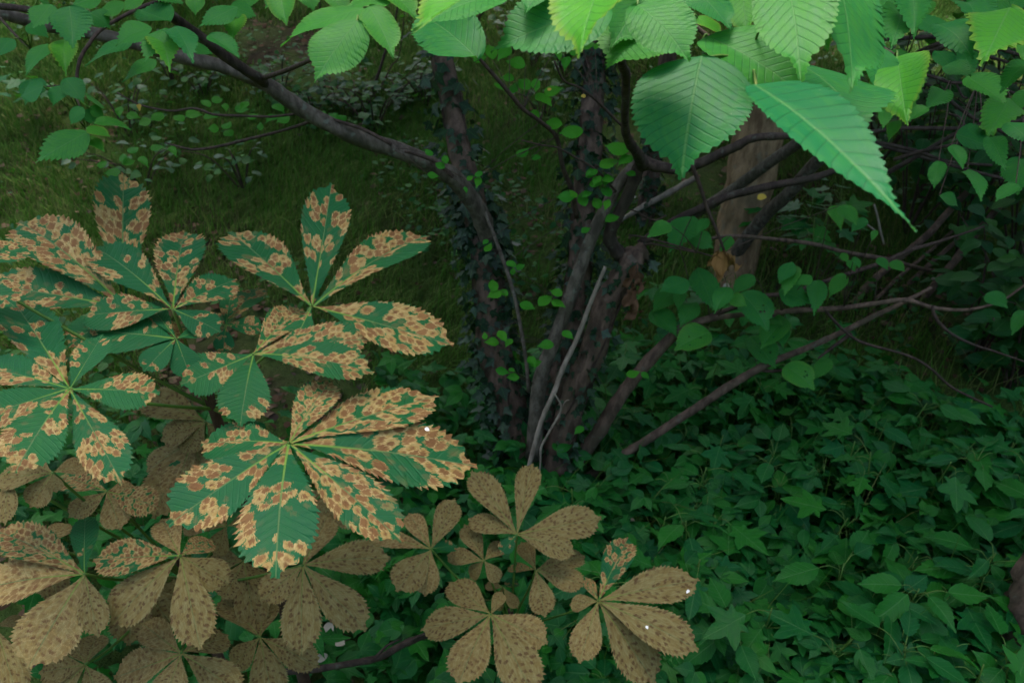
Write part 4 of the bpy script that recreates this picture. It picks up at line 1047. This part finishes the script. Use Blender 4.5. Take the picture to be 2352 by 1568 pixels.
chestnut("small horse chestnut sapling of neat brown-spotted tan leaves before the ivy-clad elm", node3, gpt(node3.x, node3.y), [
 ((1187, 1227), 1.46, .98, .5, (1, .45), [(1084, 1078, 76, .99), (1225, 1057, 66, .99), (1383, 1190, 84, .99), (1075, 1190, 56, .97), (1322, 1270, 66, .99), (1150, 1270, 40, .3)]),
 ((1231, 1309), 1.50, .98, .5, (1, .4), [(1345, 1274, 56, .98), (1198, 1242, 46, .99), (1344, 1343, 60, .99), (1252, 1416, 66, .96), (1164, 1304, 30, .9)]),
 ((1112, 1288), 1.48, .99, .5, (1, .4), [(1068, 1200, 54, .99), (1025, 1276, 50, .99), (1080, 1328, 46, 1), (1147, 1336, 40, .99), (1161, 1246, 48, .98)]),
 ((1127, 1411), 1.40, .99, .5, (1, .4), [(1031, 1329, 76, .99), (966, 1441, 88, .99), (1050, 1570, 100, .99), (1258, 1476, 92, .99), (1232, 1600, 118, .99), (1156, 1358, 34, .97)]),
 ((1374, 1380), 1.42, .99, .5, (1, .45), [(1444, 1230, 78, .62), (1604, 1322, 106, .99), (1605, 1490, 104, .99), (1504, 1572, 116, .99), (1328, 1520, 84, .99), (1307, 1385, 44, .99), (1345, 1325, 30, .8)]),
 ((990, 1261), 1.44, .97, .5, (1, .4), [(1048, 1145, 66, .98), (936, 1178, 56, .9), (845, 1226, 50, .97), (908, 1354, 92, .99), (976, 1368, 64, .98), (1052, 1250, 34, .3)]),
 ((1155, 1348), 1.55, .95, .5, (1, .4), [(1140, 1402, 34, .97), (1188, 1397, 32, .96), (1114, 1341, 30, .9), (1190, 1330, 30, .4)]),
], None)

# ------------------------------------------------------------------ leafy ground cover
def in_cover(x, y):
    px = pix((x, y, 0.05 + float(gz(x, y))))
    if not (-150 < px.x < 2500 and 560 < px.y < 1750):
        return 0
    if px.x > 1330:
        top = 860 + (px.x - 1400) * .02 + max(0, px.x - 1900) * .42
        return 1 if px.y > top + random.uniform(-70, 30) else 0.0
    if px.x > 860:
        return 1 if px.y > 900 + random.uniform(-40, 20) else 0
    return .5 if px.y > 1000 else 0
def scatter(n, fn, y0=.6, y1=4.5):
    out = []
    while len(out) < n:
        y = random.uniform(y0, y1); x = random.uniform(-.75 * y - .2, .75 * y + .3)
        if random.random() < fn(x, y):
            out.append((x, y))
    return out
def cover_items(n, size, wf, zr):
    out = []
    for x, y in scatter(n, in_cover):
        a = random.gauss(-.75, .8) + (math.pi if random.random() < .3 else 0)
        out.append((gpt(x, y, random.uniform(*zr)), (math.cos(a), math.sin(a), random.uniform(-.6, .15)), (random.gauss(.32, .45), random.gauss(.0, .42), 1), random.uniform(*size), random.uniform(*wf)))
    return out
for T, its, lb in ((T_LOBED3 + T_LOBED, cover_items(1600, (.045, .10), (.6, 1.0), (.02, .22)), "dense carpet of small lobed green leaves over the bank"),
                   (T_TRI, cover_items(1900, (.06, .13), (.8, 1.1), (.02, .25)), "three-part leaflets growing all through the green carpet"),
                   (T_POINT, cover_items(1700, (.045, .09), (.9, 1.4), (.01, .2)), "small pointed leaves growing low in the green carpet")):
    o = obj("ground_cover", inst_mesh("ground_cover", T, its, M['cover_mass']))
    o["kind"] = "stuff"; o["label"] = lb; o["category"] = "ground cover"
grass_field("grass", 900, (.0, 2.2, .8, 2.3, lambda x, y: np.abs(x) < .75 * y + .2), .30, "thin grass stalks leaning through the green carpet", .0012)

# individual seedlings standing out of the carpet
def seedling_proto(lob):
    root = thing("maple_seedling", "lobed-leaved seedling standing in the green carpet right of the elm", "seedling", (0, 0, 0), "lobed seedlings in the ground cover") if lob else thing("leafy_herb", "pointed-leaved herb standing in the green carpet right of the elm", "herb", (0, 0, 0), "pointed-leaved herbs in the ground cover")
    H = random.uniform(.16, .26)
    tube_obj("stem", [(0, 0, -.03), (random.uniform(-.02, .02), .01, H * .5), (0, 0, H)], [.0024, .002, .0014], M['stalk'], root, seg=5, sub=4)
    n = random.randint(4, 7) if lob else random.randint(7, 11)
    for i in range(n):
        a = i / n * 6.28 + random.uniform(-.4, .4)
        z = H * random.uniform(.6, 1.0)
        st = random.uniform(.02, .06)
        b = Vector((math.cos(a) * st, math.sin(a) * st, z + .01))
        L = random.uniform(.06, .10)
        pt = tube_obj("leaf_stalk", [(0, 0, z - .01), b * .6 + Vector((0, 0, z * .4 + .006)), b], [.001, .0009, .0008], M['stalk'], root, seg=4, sub=2)
        put_leaf("leaf", SH['lobed' if lob else 'cover_leaf'], root, b, b + Vector((math.cos(a), math.sin(a), random.uniform(-.45, .05))).normalized() * L, (random.gauss(-.15, .2), random.gauss(-.25, .2), 1), rcol(.45, .4))
    return root
def copy_tree(src, loc, rz, sc, label=None, group=None):
    r = src.copy(); COL.objects.link(r)
    r.location = loc; r.rotation_euler = (0, 0, rz); r.scale = (sc, sc, sc); r["at"] = tuple(loc)
    if label: r["label"] = label
    if group: r["group"] = group
    for ch in src.children:
        c = ch.copy(); COL.objects.link(c); c.parent = r
        c.matrix_parent_inverse = ch.matrix_parent_inverse.copy()
        if "leaf" == ch.name.split('.')[0]:
            c.color = rcol(.45, .45)
        for g_ in ch.children:
            d = g_.copy(); COL.objects.link(d); d.parent = c; d.matrix_parent_inverse = g_.matrix_parent_inverse.copy()
    return r
protos = [seedling_proto(i % 2 == 0) for i in range(8)]
spots = [(x, y) for x, y in scatter(170, lambda x, y: in_cover(x, y) if pix((x, y, .2)).x > 1250 else 0, .75, 3.2)]
for i, (x, y) in enumerate(spots):
    rz, sc = random.uniform(0, 6.28), random.uniform(.75, 1.2)
    if i < len(protos):
        p = protos[i]; p.location = gpt(x, y); p.rotation_euler = (0, 0, rz); p.scale = (sc,) * 3
    else:
        copy_tree(protos[i % len(protos)], gpt(x, y), rz, sc)

# ------------------------------------------------------------------ shrubs and brambles
def shrub(name, label, cat, loc, h, spread, nst, nleaf, nmass, kind, size, group, droop=-.25, sub=None, mass='bush_mass'):
    root = thing(name, label, cat, loc, group)
    tips = []
    for i in range(nst):
        a = random.uniform(0, 6.28); d = random.uniform(.3, 1) * spread
        e = Vector(loc) + Vector((math.cos(a) * d, math.sin(a) * d, h * random.uniform(.6, 1.1)))
        m = Vector(loc).lerp(e, .5) + Vector((0, 0, h * .2))
        P = [Vector(loc) - Vector((0, 0, .03)), m, e]
        st = tube_obj("stem", P, [.005, .0035, .0015], M['twig'], root, seg=5, sub=5)
        q, _ = spline(P, [1, 1, 1], 8)
        tips.append((st, q))
    def one():
        st, q = random.choice(tips)
        p = q[random.randint(3, len(q) - 1)] + Vector((random.gauss(0, .06), random.gauss(0, .06), random.gauss(0, .05)))
        a = random.uniform(0, 6.28)
        return st, p, Vector((math.cos(a), math.sin(a), droop + random.uniform(-.3, .2))), Vector((random.gauss(0, .3), random.gauss(-.2, .3), 1))
    for _ in range(nleaf):
        st, p, d, n = one()
        put_leaf("leaf", SH[kind], st, p, p + d.normalized() * random.uniform(*size), n, rcol(.4, .4))
    if nmass:
        its = []
        for _ in range(nmass):
            st, p, d, n = one()
            its.append((p, d, n, random.uniform(*size), random.uniform(.9, 1.4)))
        o = obj("foliage", inst_mesh("foliage", T_OVATE, its, M[mass]), root); o["kind"] = "stuff"
    return root
for (x, y, n) in ((650, 220, 16), (720, 250, 18), (770, 240, 16), (820, 262, 20), (880, 246, 18), (930, 236, 18), (980, 230, 16), (860, 290, 14), (1220, 150, 18), (1300, 170, 14), (1180, 110, 14), (1250, 260, 12), (400, 190, 14), (470, 210, 14), (300, 300, 10), (960, 200, 14), (560, 420, 10), (330, 420, 10)):
    p = GH(x, y + 12)
    lb, gr = (("low bramble on the slope beside the spindly bare saplings", "brambles by the saplings") if 600 < x < 1000 and y < 270 else ("low bramble on the bank between the two ivy-clad trunks", "brambles between the trunks") if x > 1100 else ("low bramble in the grass just above the tall chestnut sapling", "brambles above the chestnut sapling") if y > 280 else ("low bramble under the fork of the long arching limb", "brambles under the limb"))
    shrub("bramble_plant", lb, "bramble", p, random.uniform(.16, .3), .28, 5, n, 26, 'bramble', (.035, .065), gr, -.1, mass='bush_mass')
for (x, y, h, s) in ((2080, 470, .7, .5), (2200, 520, .9, .6), (2330, 560, .9, .6), (2120, 400, .8, .6), (2270, 360, 1.0, .6), (2000, 330, 1.0, .6), (2340, 700, .6, .45), (2220, 780, .5, .4), (2320, 880, .5, .4)):
    p = GH(x, min(y + 70, 900))
    shrub("undergrowth_shrub", "tall leafy shrub behind the dark fan of twigs" if y < 420 else "low leafy shrub growing below the crossing hazel poles", "shrub", p, h, s, 9, 34, 150, 'bush', (.05, .09), "tall undergrowth shrubs" if y < 420 else "low undergrowth shrubs")
for (x, y) in ((1750, 600), (1835, 580), (1865, 630), (1830, 660), (1900, 540), (76, 250), (30, 300), (110, 280), (1490, 760), (1640, 800)):
    p = GH(x, y + 25)
    copy_tree(random.choice(protos[::2]), p, random.uniform(0, 6.28), random.uniform(1.2, 1.6), "maple seedling with broad lobed leaves standing alone in the grass", "lone maple seedlings")

for (x, y) in ((4.3, 7.8), (5.4, 8.4), (3.5, 9.0)):
    shrub("sun_toned_bush", "far bush toned bright yellow-green as if in full light beyond the wood", "bush", gpt(x, y), 1.7, 1.0, 14, 60, 500, 'sprig', (.06, .11), "bushes toned as sunlit beyond the wood", mass='sun_mass')

# ------------------------------------------------------------------ loose and dead things
def stick(name, label, pts, Y0, Y1, mat, side=None):
    P, r = [], []
    for i, q in enumerate(pts):
        p = PY(q[0], q[1], Y0 + (Y1 - Y0) * i / (len(pts) - 1))
        P.append(p); r.append(q[2] / 2 * (p - CAM).length / FPX)
    v, f = tube(P, r, seg=8, rough=.1, knots=.15)
    parts = [(v, f)]
    for s in side or []:
        b = P[s[0]]
        e = b + Vector(s[1]); parts.append(tube([b, b.lerp(e, .5) + Vector((0, 0, .01)), e], [r[s[0]] * .5, r[s[0]] * .4, .001], seg=5, sub=3))
    v, f = join(parts)
    return tag(obj(name, make_mesh(name, v, f, M[mat])), label, "branch")
stick("dead_stick", "straight bleached dead stick leaning against the middle stems", [(1390, 612, 8), (1355, 700, 10), (1320, 790, 11), (1292, 846, 11), (1278, 888, 11), (1248, 955, 10), (1222, 1042, 10), (1205, 1110, 9)], Yb + .02, Yb - .1, 'deadwood')
stick("dead_twig", "thin crooked bleached twig hanging in front of the trunks", [(1272, 900, 3), (1289, 939, 5), (1262, 990, 5), (1243, 1028, 5), (1241, 1065, 4), (1235, 1130, 3)], Yb - .1, Yb - .12, 'deadwood', [(1, (.02, 0, .03))])
stick("dead_branch", "pale barkless dead branch lying behind the dark bent stems", [(1604, 404, 12), (1560, 430, 13), (1500, 462, 14), (1460, 484, 12), (1420, 510, 8)], GH(1460, 500).y - .1, GH(1460, 500).y - .1, 'deadwood')
p1, p2 = GH(700, 1535), GH(1010, 1440)
stick("fallen_stick", "dark fallen stick lying in the green below the tan sapling leaves", [(640, 1545, 14), (760, 1530, 14), (860, 1512, 14), (930, 1478, 15), (1000, 1448, 12), (1060, 1424, 8)], p1.y - .34, p2.y - .3, 'bark_dark', [(2, (.05, .02, .03)), (3, (.06, .03, -.01))])
# trunk foot in the lower right corner
p = GH(2300, 1560)
t = thing("tree", "rough brown trunk foot among the seedlings at the edge of the bank", "tree", p)
stem(t, "trunk", [(2270, 1640, 130), (2310, 1540, 100), (2352, 1440, 92), (2400, 1330, 90), (2520, 1100, 90), (2700, 700, 90)], p.y, p.y + .05, 'bark_brown', seg=16, rough=.14, sub=8)

def bunch(label, px, n, mat, length, drop):
    root = thing("dead_leaf_bunch", label, "dead leaves", PR(px[0], px[1], px[2]))
    b0 = PR(px[0], px[1], px[2])
    tube_obj("stalk", [b0, b0 + Vector((.005, 0, -drop * .5)), b0 + Vector((0, 0, -drop))], [.0014, .001, .0006], M['twig'], root, seg=5)
    for i in range(n):
        t = (i + .5) / n
        b = b0 + Vector((random.uniform(-.022, .022), random.uniform(-.022, .022), -drop * t * .7))
        d = Vector((random.gauss(0, .55), random.gauss(0, .4), -1)).normalized()
        v, f, l = blade(prof_mid(random.uniform(.12, .24)), n=12, m=3, teeth=7, amp=.02, arch=.1, fold=random.uniform(.2, .9), droop=random.uniform(-.2, .3), ripple=.02, twist=random.uniform(-.9, .9), wave=.12, seed=i)
        put_leaf("leaf", None, root, b, b + d * random.uniform(*length), (random.gauss(0, .6), -1, random.gauss(.2, .3)), (1, 1, 1, 1), 1, make_mesh("dead_leaf", v, f, M[mat], l))
bunch("hanging bunch of curled reddish-brown dead leaves on the broken trunk", (1462, 608, (PY(1462, 608, Yb + .0) - CAM).length), 16, 'dry', (.04, .062), .19)
bunch("cluster of ochre dead leaves hanging from a thin drooping twig", (1663, 572, (PY(1663, 572, Yb - .02) - CAM).length), 9, 'dry_ochre', (.04, .07), .03)

def loose_leaf(name, label, x, y, s, r_, mat, cat, grp=None):
    v, f, l = blade(prof_ovate(.36), n=10, m=2, teeth=5, amp=.02, arch=.08, fold=.3, ripple=.01, wave=.06, seed=int(x))
    a = random.uniform(0, 6.28)
    o = leaf_px(name, None, None, (x - math.cos(a) * s / 2, y - math.sin(a) * s / 2), (x + math.cos(a) * s / 2, y + math.sin(a) * s / 2), s * .7, r_, (1, 1, 1, 1), (1, .6, 0), mesh=make_mesh(name, v, f, M[mat], l))
    return tag(o, label, cat, grp)
def at_ground(x, y, lift=.12):
    p = GH(x, y); return (p - CAM).length - lift
for x, y, s in ((1550, 340, 22), (1543, 352, 20), (1340, 222, 12), (1262, 206, 10), (1750, 454, 22), (320, 247, 16)):
    loose_leaf("yellow_leaf", "small yellowed leaf caught among the green twigs", x, y, s, (PY(x, y, Yb) - CAM).length, 'yellow', "leaf", "yellowed leaves among the twigs")
for x, y, s in ((756, 1445, 34), (778, 1475, 30), (740, 1510, 30), (1450, 1200, 24), (1470, 1215, 20), (1668, 660, 22), (1945, 480, 14), (2000, 1010, 18)):
    loose_leaf("bleached_leaf", "pale bleached fallen leaf resting on the green carpet", x, y, s, at_ground(x, y, .14), 'pale', "leaf", "bleached leaves on the ground cover")
for x, y, s, r_ in ((981, 986, 12, .925), (1580, 1358, 10, 1.38), (1486, 1440, 9, 1.38)):
    loose_leaf("bird_dropping", "small white bird dropping on a blotched chestnut leaflet", x, y, s, r_, 'dropping', "dropping", "bird droppings on the leaves")
